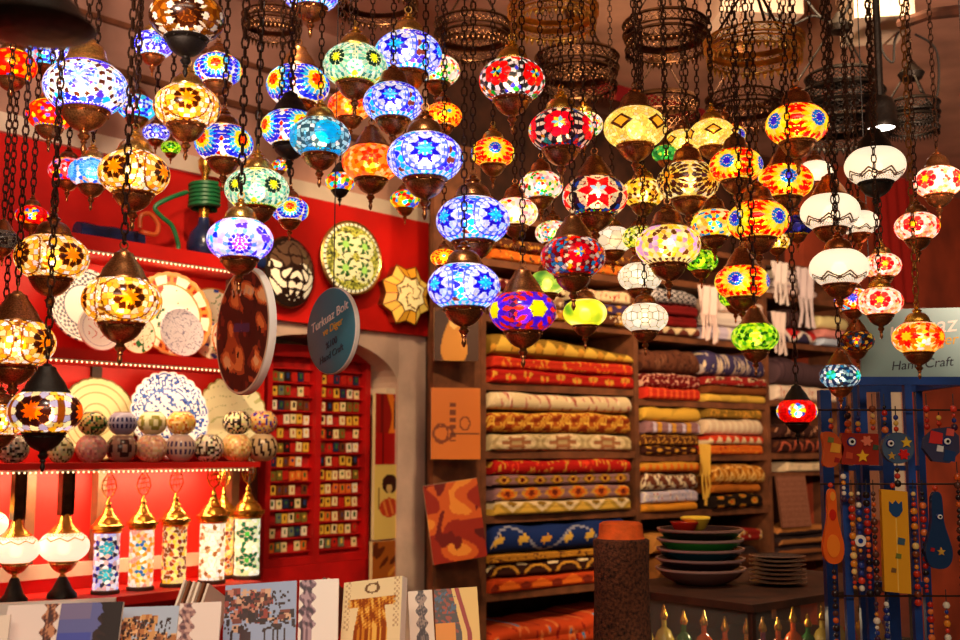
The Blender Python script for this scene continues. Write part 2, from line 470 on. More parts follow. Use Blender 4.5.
Wt = (250, 244, 238); RB = (40, 40, 205); TQ = (40, 185, 225); LB = (130, 175, 245); VI = (95, 60, 215); YE = (255, 222, 60); OR = (248, 140, 20)
RD = (212, 26, 16); AM = (253, 198, 84); BR = (64, 26, 8); CR = (255, 236, 180); DK = (26, 20, 22); GR = (40, 160, 50); PK = (246, 170, 180); GO = (240, 166, 44); NV = (22, 26, 110)
STY = {
 'blue_star': dict(petals=[(.24, .72, 8, .115, [(34, 24, 185), (28, 18, 160)], .5), (.02, .42, 8, .085, [(60, 205, 235), (50, 150, 235)])], lines=[(1.0, .035, (70, 80, 215)), (.80, .022, (90, 110, 225))], n=4, R=.64, rings=[(.0, 1, [TQ]), (.17, 8, [TQ, (70, 150, 240)]), (.40, 8, [(34, 26, 190), (60, 30, 200)]), (.56, 8, [(225, 225, 250)]), (.72, 26, [(190, 200, 250), Wt]), (.90, 32, [(110, 130, 235), Wt])], fill=[RB, RB, TQ, VI, LB, Wt, (130, 60, 50), (40, 120, 230)], gap=.12, bot=[TQ, RB], bot2=[TQ, Wt], top=[(225, 220, 250)], grout=(225, 228, 250)),
 'blue_band': dict(petals=[(.2, .6, 9, .07, [(60, 60, 210), (120, 140, 240)])], n=5, R=.5, lat0=.02, rings=[(.0, 1, [LB]), (.25, 8, [Wt, LB]), (.45, 14, [LB, (110, 120, 235), Wt]), (.66, 20, [LB, (70, 90, 220), VI, Wt]), (.85, 24, [LB, Wt]), (1.0, 26, [(250, 225, 190), (70, 35, 25)])], fill=[RB, TQ, VI, Wt, RB, (60, 110, 235)], gap=.14, top=[LB, Wt], bot=[RB, VI], grout=(235, 232, 250)),
 'blue_violet': dict(n=4, R=.5, lat0=-.42, rings=[(.0, 1, [(170, 40, 240)]), (.3, 8, [(120, 50, 240)]), (.6, 14, [VI, RB]), (.85, 20, [LB, Wt])], fill=[Wt, Wt, RB, TQ, (225, 190, 240), VI, Wt], gap=.15, top=[(225, 200, 235)], bot=[RB], grout=(235, 225, 250)),
 'blue_dark': dict(n=4, R=.6, rings=[(.0, 1, [TQ]), (.25, 8, [(60, 130, 240)]), (.55, 12, [RB]), (.85, 18, [Wt, RB])], fill=[Wt, RB, NV, VI], gap=.17, bot=[TQ, Wt], grout=(210, 215, 245)),
 'teal': dict(petals=[(.05, .56, 10, .11, [(16, 150, 205)])], n=4, R=.7, rings=[(.0, 1, [(20, 165, 215)]), (.3, 8, [(20, 160, 210)]), (.55, 12, [(40, 175, 220)]), (.8, 22, [(150, 205, 220), Wt, (60, 80, 95)]), (1., 28, [(190, 220, 225), (60, 90, 100)])], fill=[(170, 210, 222), Wt, (80, 130, 150), (70, 60, 70), (130, 190, 215)], gap=.1, bot=[(20, 150, 215)], bot2=[(40, 160, 220)], top=[(120, 170, 190)], grout=(60, 80, 95)),
 'teal_circle': dict(n=5, R=.5, rings=[(.0, 1, [(90, 170, 215)]), (.35, 8, [(70, 150, 210)]), (.65, 14, [(110, 185, 225)]), (.95, 22, [(60, 140, 215)])], fill=[(60, 90, 200), (245, 160, 140), Wt, (40, 120, 210)], gap=.14, grout=(150, 200, 225)),
 'turq_band': dict(n=6, R=.3, rings=[(.0, 1, [RB]), (.6, 8, [VI, Wt])], fill=[TQ, RB, (70, 220, 230), (240, 140, 150), Wt], gap=.17, top=[RB, TQ], bot=[TQ], grout=(120, 200, 240)),
 'sun_blue': dict(petals=[(.62, 1.0, 18, .10, [(26, 36, 185), (50, 40, 200)]), (.44, .78, 16, .085, [(30, 150, 220), (60, 190, 225)], .5), (.24, .56, 12, .085, [(255, 222, 50)]), (.0, .34, 8, .08, [(214, 24, 12), (240, 90, 14)], .5)], n=4, R=.74, rings=[(.0, 1, [RD]), (.2, 8, [(236, 70, 10), OR]), (.4, 13, [YE]), (.57, 16, [(255, 240, 150), (140, 215, 225)]), (.74, 18, [(30, 140, 220), TQ]), (.92, 20, [(30, 40, 190), (50, 60, 215)])], fill=[Wt, PK, YE, RD, VI, Wt, CR, (250, 190, 120)], gap=.12, top=[CR, RD], bot=[(250, 210, 90), Wt], grout=(250, 235, 215)),
 'sun_orange': dict(petals=[(.6, 1.0, 16, .105, [(208, 22, 14)]), (.36, .72, 14, .09, [(255, 214, 40), (255, 232, 90)], .5), (.14, .4, 10, .06, [(30, 110, 190)]), (.0, .26, 8, .05, [(50, 30, 190), (30, 40, 180)], .5)], n=4, R=.84, rings=[(.0, 1, [(90, 40, 200)]), (.14, 7, [(24, 40, 190)]), (.26, 12, [(24, 100, 170), (30, 60, 180)]), (.44, 15, [YE, (255, 240, 130)]), (.68, 18, [(255, 190, 30), YE]), (.88, 20, [RD, (250, 150, 20)])], fill=[YE, CR, RD, OR, RD, Wt, (250, 180, 40)], gap=.13, top=[RD, YE], bot=[(250, 190, 60), YE], grout=(255, 225, 120)),
 'amber': dict(petals=[(.2, .62, 9, .10, [(52, 20, 6)]), (.0, .34, 7, .09, [(232, 130, 20)], .5)], n=4, R=.70, lines=[(.98, .03, (130, 72, 20))], rings=[(.0, 1, [(240, 150, 30)]), (.22, 7, [(236, 140, 24), AM]), (.46, 9, [BR, (90, 40, 10)]), (.66, 16, [AM, CR]), (.86, 20, [Wt, AM, GO])], fill=[AM, Wt, CR, GO, (120, 66, 18), CR, Wt, CR, (250, 205, 110), Wt, (60, 28, 10)], gap=.085, top=[GO, BR], bot=[GO, BR, CR], grout=(190, 130, 50), gw=.014),
 'amber_big': dict(petals=[(.2, .64, 9, .12, [(36, 12, 8)]), (.0, .34, 7, .10, [(226, 92, 12)], .5)], n=4, R=.86, rings=[(.0, 1, [(226, 96, 10)]), (.22, 7, [(222, 90, 10), (236, 120, 20)]), (.48, 9, [(40, 14, 8), (30, 12, 20)]), (.7, 16, [CR, (200, 190, 215)]), (.92, 20, [AM, Wt, GO])], fill=[AM, Wt, CR, GO, (150, 80, 20), (190, 180, 210), OR, (70, 30, 14)], gap=.12, top=[GO, AM], bot=[GO, BR, AM], grout=(120, 66, 20), gw=.012),
 'amber_under': dict(petals=[(.5, .95, 12, .06, [(240, 225, 200)])], n=4, R=.7, lat0=-.3, rings=[(.0, 1, [(40, 18, 6)]), (.25, 7, [(46, 20, 8)]), (.52, 10, [(36, 14, 6)]), (.75, 14, [Wt, (120, 80, 30)]), (.95, 22, [(150, 92, 30), (110, 62, 20)])], fill=[(176, 112, 40), (120, 66, 22), (90, 46, 14), (210, 150, 70)], gap=.14, bot=[Wt], grout=(90, 50, 18)),
 'green_circle': dict(petals=[(.16, .44, 10, .06, [(24, 46, 34)]), (.0, .2, 6, .06, [(240, 230, 60)])], n=5, R=.62, rings=[(.0, 1, [(30, 60, 20)]), (.18, 6, [(235, 225, 60)]), (.38, 9, [(26, 50, 40)]), (.6, 22, [(120, 190, 160), (200, 225, 205)]), (.8, 28, [(90, 170, 160), Wt, (150, 205, 190)]), (1., 34, [(70, 140, 130), (210, 225, 200)])], fill=[(235, 235, 90), (60, 175, 60), Wt, (250, 245, 190), (240, 210, 60)], gap=.14, top=[CR, (220, 220, 150)], bot=[(210, 200, 50), (70, 160, 50)], grout=(225, 230, 190)),
 'orange': dict(petals=[(.2, .7, 7, .17, [(240, 60, 20)])], n=4, R=.6, rings=[(.0, 1, [(240, 60, 20)]), (.3, 8, [(250, 110, 30), (240, 70, 60)]), (.65, 13, [(252, 150, 60), (250, 190, 120)]), (.95, 18, [(240, 90, 20), OR])], fill=[(250, 140, 40), (252, 190, 100), (236, 90, 20), (250, 120, 70), (255, 215, 140)], gap=.11, grout=(240, 150, 60)),
 'yellow_red': dict(petals=[(.5, 1.0, 13, .11, [(214, 30, 16)]), (.16, .56, 11, .1, [(255, 216, 50)], .5), (.0, .24, 7, .07, [(40, 160, 200)])], n=4, R=.66, rings=[(.0, 1, [TQ]), (.25, 8, [(120, 190, 120), YE]), (.5, 12, [YE]), (.75, 15, [OR, YE]), (.95, 18, [RD, (250, 170, 30)])], fill=[YE, OR, RD, CR, (250, 200, 60)], gap=.15, grout=(255, 215, 90)),
 'red_yellow': dict(n=4, R=.6, rings=[(.0, 1, [YE]), (.3, 7, [OR]), (.65, 10, [RD]), (.95, 14, [(190, 20, 10), OR])], fill=[RD, (180, 12, 6), OR, YE, (60, 80, 170)], gap=.2, grout=(150, 20, 10)),
 'red_swirl': dict(n=4, R=.66, rings=[(.0, 1, [YE]), (.25, 6, [RD]), (.5, 10, [(200, 20, 30), (70, 60, 170)]), (.72, 18, [OR, RD]), (.95, 22, [(230, 50, 20)])], fill=[RD, OR, YE, (80, 70, 180)], gap=.18, bot=[YE, (60, 110, 190)], grout=(180, 20, 10)),
 'red_stripe': dict(n=5, R=.4, rings=[(.0, 1, [(230, 50, 90)]), (.5, 8, [RD, PK])], fill=[RD, (236, 60, 60), YE, (70, 70, 190), PK], gap=.18, grout=(170, 20, 20)),
 'red_flower': dict(petals=[(.0, .5, 6, .16, [(255, 220, 50), (30, 110, 220), (240, 170, 30)])], n=4, R=.7, rings=[(.0, 1, [YE]), (.28, 6, [YE, (30, 110, 220)]), (.55, 10, [RD, (30, 90, 190), YE]), (.8, 22, [(190, 20, 20)])], fill=[RD, (160, 10, 10), OR], gap=.16, grout=(140, 10, 12)),
 'flower_white': dict(petals=[(.2, .72, 7, .20, [(214, 20, 24)]), (.0, .34, 6, .10, [(30, 150, 200), (240, 210, 50), (26, 22, 26)])], n=5, R=.6, rings=[(.0, 1, [(240, 210, 40)]), (.25, 6, [(30, 150, 190), DK, (236, 200, 60)]), (.62, 7, [RD]), (.9, 22, [Wt, (40, 40, 40)])], fill=[RD, (60, 60, 200), OR, GR, Wt, (60, 50, 60), (200, 30, 30), (235, 235, 225)], gap=.105, top=[CR, Wt], bot=[Wt, DK], grout=(120, 100, 90)),
 'flower_dark': dict(petals=[(.2, .72, 7, .20, [(220, 18, 40)]), (.0, .32, 6, .09, [(240, 225, 80), (130, 210, 230)])], n=5, R=.64, rings=[(.0, 1, [(200, 220, 120)]), (.22, 6, [(240, 220, 80), (120, 200, 220)]), (.6, 7, [(205, 20, 36)]), (.92, 24, [(225, 195, 170), (30, 20, 30)])], fill=[(60, 20, 26), (40, 44, 90), (150, 24, 30), (210, 130, 40), (40, 110, 110), (200, 190, 190), DK], gap=.1, top=[(200, 190, 180)], bot=[(40, 70, 120), RD], grout=(44, 24, 26)),
 'red_star': dict(petals=[(.0, .98, 6, .30, [(236, 210, 165)]), (.0, .86, 6, .24, [(208, 18, 26)]), (.0, .4, 6, .10, [(170, 215, 235), (240, 220, 190)], .5)], n=4, R=.8, rings=[(.0, 1, [(170, 215, 235)]), (.25, 6, [(226, 60, 40), (240, 220, 190)]), (.52, 12, [(200, 20, 24), (190, 16, 24)]), (.72, 24, [(232, 205, 160)]), (.95, 16, [(50, 24, 40), (30, 60, 130), (24, 20, 30)])], fill=[(30, 34, 80), (130, 20, 30), (30, 90, 120), OR, GR, (60, 24, 40), DK], gap=.13, bot=[RD, YE, (40, 60, 170), GR], grout=(36, 20, 24)),
 'dark_red': dict(petals=[(.2, .8, 7, .2, [(170, 10, 24)]), (.0, .3, 6, .1, [(240, 190, 40), (40, 120, 200)])], n=4, R=.5, rings=[(.0, 1, [YE]), (.25, 6, [(230, 110, 40), (40, 130, 190)]), (.6, 8, [(150, 12, 22)]), (.9, 20, [(110, 10, 20), (180, 140, 120)])], fill=[(120, 10, 20), (90, 8, 16), (60, 60, 110), (200, 180, 170), RD, (200, 120, 30), (40, 110, 150)], gap=.1, top=[(150, 90, 70)], grout=(50, 12, 14)),
 'multi_pale': dict(n=5, R=.4, rings=[(.0, 1, [OR]), (.4, 6, [YE, (60, 170, 210), RD]), (.8, 12, [Wt, PK])], fill=[Wt, CR, (250, 225, 150), RD, (70, 170, 200), YE, GR, Wt], gap=.13, grout=(240, 225, 190)),
 'multi_small': dict(n=5, R=.36, rings=[(.0, 1, [Wt]), (.6, 7, [YE, RD, TQ])], fill=[YE, RD, TQ, GR, OR, Wt, (60, 80, 200)], gap=.24, grout=(200, 120, 40)),
 'yellow_diamond': dict(n=5, R=.34, rings=[], fill=[(250, 232, 140), (246, 222, 120), (252, 240, 180), (244, 214, 110)], gap=.085, grout=(206, 176, 84), gw=.018, diamond=True, bot=[(214, 160, 30), (60, 30, 10), (250, 230, 140)], top=[CR]),
 'brown_medal': dict(petals=[(.55, 1.0, 18, .085, [(58, 26, 22)]), (.24, .62, 13, .075, [(66, 30, 14)], .5), (.0, .3, 6, .08, [(236, 150, 40)])], n=4, R=.74, rings=[(.0, 1, [(240, 160, 50)]), (.2, 6, [(226, 140, 40), (250, 205, 90)]), (.46, 12, [(70, 34, 14), (230, 190, 80)]), (.7, 18, [(52, 24, 20), (250, 220, 140)]), (.95, 20, [(80, 46, 40), (245, 225, 180)])], fill=[(250, 226, 130), (246, 214, 110), CR, (252, 236, 160)], gap=.085, grout=(216, 180, 90), top=[CR]),
 'triangle_yellow': dict(n=4, R=.3, rings=[], fill=[(250, 214, 70), (252, 238, 190), (70, 34, 12), (250, 220, 100), (244, 170, 40), CR, (110, 60, 20)], gap=.13, bot=[(60, 30, 10), YE], grout=(240, 205, 100)),
 'triangle_purple': dict(n=4, R=.3, rings=[], fill=[(250, 226, 120), (206, 160, 215), (252, 240, 190), (100, 60, 30), YE, (225, 190, 225), (244, 200, 80)], gap=.12, top=[(250, 225, 120)], bot=[(60, 34, 40), (245, 225, 150)], bot2=[(245, 230, 170), (80, 50, 40)], grout=(240, 215, 150)),
 'pink_white': dict(n=4, R=.5, rings=[(.0, 1, [Wt]), (.5, 10, [Wt, CR])], fill=[Wt, (255, 225, 200), RD, YE, PK, Wt, CR], gap=.12, top=[RD, YE, OR], bot=[CR], grout=(252, 235, 215)),
 'yellow_dots': dict(n=4, R=.4, rings=[], fill=[(236, 230, 90), (210, 220, 110), (60, 80, 20), CR], gap=.11, grout=(120, 120, 40)),
 'multi_yellow': dict(n=4, R=.4, rings=[(.0, 1, [RD]), (.5, 8, [YE, (40, 140, 190)])], fill=[YE, (250, 230, 150), (40, 140, 190), RD, CR, (250, 200, 80)], gap=.13, grout=(244, 214, 120)),
 'green_eye': dict(petals=[(.3, .66, 10, .1, [(22, 60, 14)])], n=4, R=.6, rings=[(.0, 1, [(230, 250, 150)]), (.3, 8, [(60, 150, 30)]), (.55, 12, [(20, 50, 14), (150, 210, 60)]), (.85, 16, [(190, 225, 60)])], fill=[(200, 225, 60), (110, 180, 40), (30, 70, 20), (225, 240, 120)], gap=.13, grout=(70, 110, 24)),
 'green_leaf': dict(petals=[(.2, .6, 9, .09, [(24, 70, 16)]), (.0, .26, 6, .07, [(200, 235, 90)])], n=4, R=.5, rings=[(.0, 1, [(40, 110, 30)]), (.4, 7, [(30, 90, 20), (190, 230, 60)]), (.8, 12, [(210, 235, 70), (90, 160, 40)])], fill=[(205, 232, 50), (225, 245, 110), (80, 150, 30), (30, 76, 20), (190, 220, 60)], gap=.11, grout=(150, 190, 50)),
 'purple_star': dict(petals=[(.5, 1.0, 10, .12, [(200, 44, 26)]), (.3, .72, 10, .11, [(64, 24, 185)], .5), (.0, .42, 6, .14, [(252, 236, 40)])], n=4, R=.82, rings=[(.0, 1, [(250, 235, 60)]), (.24, 6, [(240, 220, 40)]), (.48, 10, [(70, 30, 190), (100, 40, 200)]), (.7, 14, [(60, 26, 180), (90, 34, 170)]), (.95, 22, [(190, 40, 26), (120, 40, 150)])], fill=[(180, 36, 30), (70, 40, 190), (226, 190, 60), (200, 60, 30), (50, 30, 120)], gap=.09, top=[(190, 60, 50)], grout=(60, 20, 70)),
 'pink_flower': dict(petals=[(.16, .72, 7, .17, [(214, 26, 40), (228, 70, 60)]), (.0, .3, 6, .10, [(255, 200, 50)])], n=4, R=.6, rings=[(.0, 1, [YE]), (.28, 6, [(250, 150, 40)]), (.62, 7, [(216, 30, 40), (226, 60, 60)]), (.92, 16, [(255, 225, 200), Wt])], fill=[(255, 214, 180), (250, 150, 110), Wt, (230, 70, 60), (255, 190, 120), (250, 225, 205)], gap=.11, top=[(255, 200, 180), (220, 60, 60)], bot=[(250, 170, 60), (220, 70, 60)], grout=(250, 205, 170)),
 'orange_star': dict(petals=[(.1, .86, 8, .18, [(214, 24, 20), (236, 70, 20)]), (.0, .36, 8, .1, [(255, 196, 50)])], n=4, R=.72, rings=[(.0, 1, [YE]), (.25, 6, [(250, 160, 30)]), (.5, 8, [RD, (226, 50, 20)]), (.78, 16, [(255, 225, 150), OR])], fill=[OR, (255, 220, 170), RD, Wt, (250, 190, 90), YE], gap=.12, top=[Wt, (255, 225, 200)], bot=[OR, YE], grout=(252, 200, 120)),
 'red_small': dict(petals=[(.0, .56, 7, .18, [(255, 225, 60), (80, 200, 240), (250, 250, 250), (255, 160, 40)])], n=4, R=.7, rings=[(.0, 1, [Wt]), (.25, 6, [YE, TQ, OR]), (.5, 9, [YE, Wt, (60, 90, 200)]), (.75, 18, [RD]), (.95, 22, [(190, 16, 16)])], fill=[RD, (150, 10, 12), (180, 30, 20)], gap=.14, grout=(130, 10, 10)),
 'dark_multi': dict(n=4, R=.5, rings=[(.0, 1, [RD]), (.4, 7, [(60, 60, 80), OR]), (.8, 12, [(70, 40, 24), (30, 60, 90)])], fill=[(70, 34, 20), (150, 90, 20), (120, 20, 16), (30, 50, 70), AM], gap=.15, grout=(30, 18, 14)),
 'teal_dark': dict(petals=[(.0, .5, 7, .16, [(90, 235, 255), (60, 200, 120)])], n=4, R=.62, rings=[(.0, 1, [(90, 230, 250)]), (.3, 7, [(30, 180, 210), (60, 190, 120)]), (.6, 14, [Wt, (40, 60, 90)]), (.9, 18, [(30, 50, 80), (180, 200, 210)])], fill=[(24, 40, 66), (40, 110, 150), (150, 180, 190), (60, 50, 50)], gap=.14, grout=(24, 30, 40)),
 'blue_orange': dict(petals=[(.4, .95, 12, .1, [(226, 60, 20)]), (.0, .4, 8, .1, [(30, 50, 210)])], n=4, R=.6, rings=[(.0, 1, [(30, 60, 210)]), (.3, 8, [(40, 60, 200), VI]), (.65, 12, [TQ, YE]), (.95, 16, [OR, RD])], fill=[OR, YE, RD, TQ, Wt], gap=.15, grout=(240, 190, 90)),
 'navy': dict(n=4, R=.5, rings=[], fill=[(24, 26, 100), (34, 40, 140), (16, 16, 60)], gap=.2, bot=[OR, YE], grout=(14, 14, 50)),
 'dark_crackle': dict(n=4, R=.5, rings=[], fill=[(70, 60, 54), (46, 36, 32), (100, 90, 80)], gap=.16, grout=(170, 155, 140)),
 'white_crackle': dict(n=4, R=.5, rings=[], fill=[(252, 238, 214), (250, 232, 200)], gap=.4, grout=(130, 110, 90), gw=.03),
 'white_scroll': dict(n=5, R=.5, rings=[(.0, 1, [(252, 240, 215)]), (.45, 4, [(250, 234, 205)]), (.9, 8, [(252, 238, 214)])], fill=[(252, 238, 212)], gap=.45, grout=(120, 112, 90), gw=.028),
 'green_plain': dict(n=4, R=.5, rings=[], fill=[(50, 140, 60), (90, 180, 90), (30, 110, 50), (200, 220, 90)], gap=.2, grout=(30, 80, 40)),
 'milk_lace': dict(fn=milk_lace), 'milk_plain': dict(fn=milk_lace, lace=False),
 'marble_green': dict(fn=marble, fill=[(70, 130, 50), (150, 190, 70), (210, 220, 90), (250, 245, 170), (130, 170, 70)]),
 'marble_yellow': dict(fn=marble, fill=[(60, 140, 30), (200, 215, 40), (250, 235, 60), (255, 250, 170), (240, 200, 30)]),
}
GM = {}
def get_globe(style):
    if style not in GM:
        sp = STY[style]; seed = len(GM) * 7 + 3
        if 'fn' in sp: c = sp['fn'](sp, seed)
        else:
            c = mosaic(sp, seed)
            if sp.get('diamond'):
                for k in range(5):
                    dl = (GLON - 2 * PI * k / 5 + PI) % (2 * PI) - PI
                    q = (np.abs(dl) / .40 + np.abs(GLAT) / .38).ravel()
                    c[q < 1.0] = (66, 28, 10)
                    c[q < .62] = (232, 160, 36)
        GM[style] = globe_mesh(c)
    return GM[style]

# ------------------------------------------------------------------ lantern metalwork (globe radius = 1)
CAPS = {
 'dome': [(.46, .56), (.54, .59), (.55, .63), (.49, .66), (.48, .72), (.43, .85), (.34, .95), (.25, 1.0), (.17, 1.02), (.16, 1.06), (.21, 1.10), (.14, 1.15), (.08, 1.18), (.12, 1.22), (.08, 1.27), (.03, 1.29)],
 'bell': [(.48, .54), (.62, .55), (.61, .60), (.52, .66), (.47, .76), (.43, .92), (.36, 1.04), (.24, 1.12), (.16, 1.16), (.20, 1.20), (.12, 1.25), (.07, 1.30), (.03, 1.32)],
 'tall': [(.5, .50), (.66, .52), (.65, .58), (.58, .64), (.50, .82), (.36, 1.02), (.26, 1.16), (.24, 1.24), (.15, 1.28), (.09, 1.34), (.03, 1.36)],
}
CUP = [(.03, -1.34), (.11, -1.27), (.15, -1.20), (.10, -1.13), (.11, -1.09), (.20, -1.05), (.28, -1.01), (.40, -.91), (.49, -.79), (.53, -.70), (.51, -.655), (.58, -.63), (.61, -.585), (.56, -.54)]
FIN = [(.015, -1.66), (.05, -1.60), (.075, -1.52), (.05, -1.44), (.045, -1.40), (.085, -1.36), (.06, -1.30), (.10, -1.265)]
LM = {}
for k, pr in CAPS.items():
    m = MB().lathe(pr, 28)
    top = pr[-1][1]
    m.tube([(.10 * math.cos(a), 0, top + .09 + .10 * math.sin(a)) for a in [2 * PI * i / 12 for i in range(12)]], .022, 6, True)
    LM['cap_' + k] = m.mesh('cap')
m = MB().lathe(CUP, 28)
for k in range(10):
    a = 2 * PI * k / 10
    m.ball((.565 * math.cos(a), .565 * math.sin(a), -.665), .03, 6)
LM['cup'] = m.mesh('cup')
LM['fin'] = MB().lathe(FIN, 14).mesh('finial')
LM['bulb'] = MB().ball((0, 0, -.06), .27, 12, 1.1).mesh('bulb')
METAL = ['bronze', 'brass', 'copper', 'blackm']
LMM = {}
def lm(kind, metal):
    if (kind, metal) not in LMM:
        me = LM[kind].copy(); me.materials.clear(); me.materials.append(M[metal])
        LMM[(kind, metal)] = me
    return LMM[(kind, metal)]

def chain_mb(length, link_l=.026, wire=.0022, m=None, o=(0, 0, 0)):
    m = m or MB()
    n = max(1, int(length / (link_l * .78)))
    step = length / n
    for i in range(n):
        zc = o[2] + step * (i + .5)
        hl = step * .5 + wire; hw = link_l * .27
        pts = []
        for q in range(8):
            a = 2 * PI * q / 8
            x = hw * math.cos(a); z = (hl - hw) * (1 if math.sin(a) >= 0 else -1) + hw * math.sin(a)
            if abs(math.sin(a)) < 1e-6: z = 0
            pts.append((o[0] + (x if i % 2 else 0), o[1] + (0 if i % 2 else x), zc + z))
        m.tube(pts, wire, 4, True)
    return m

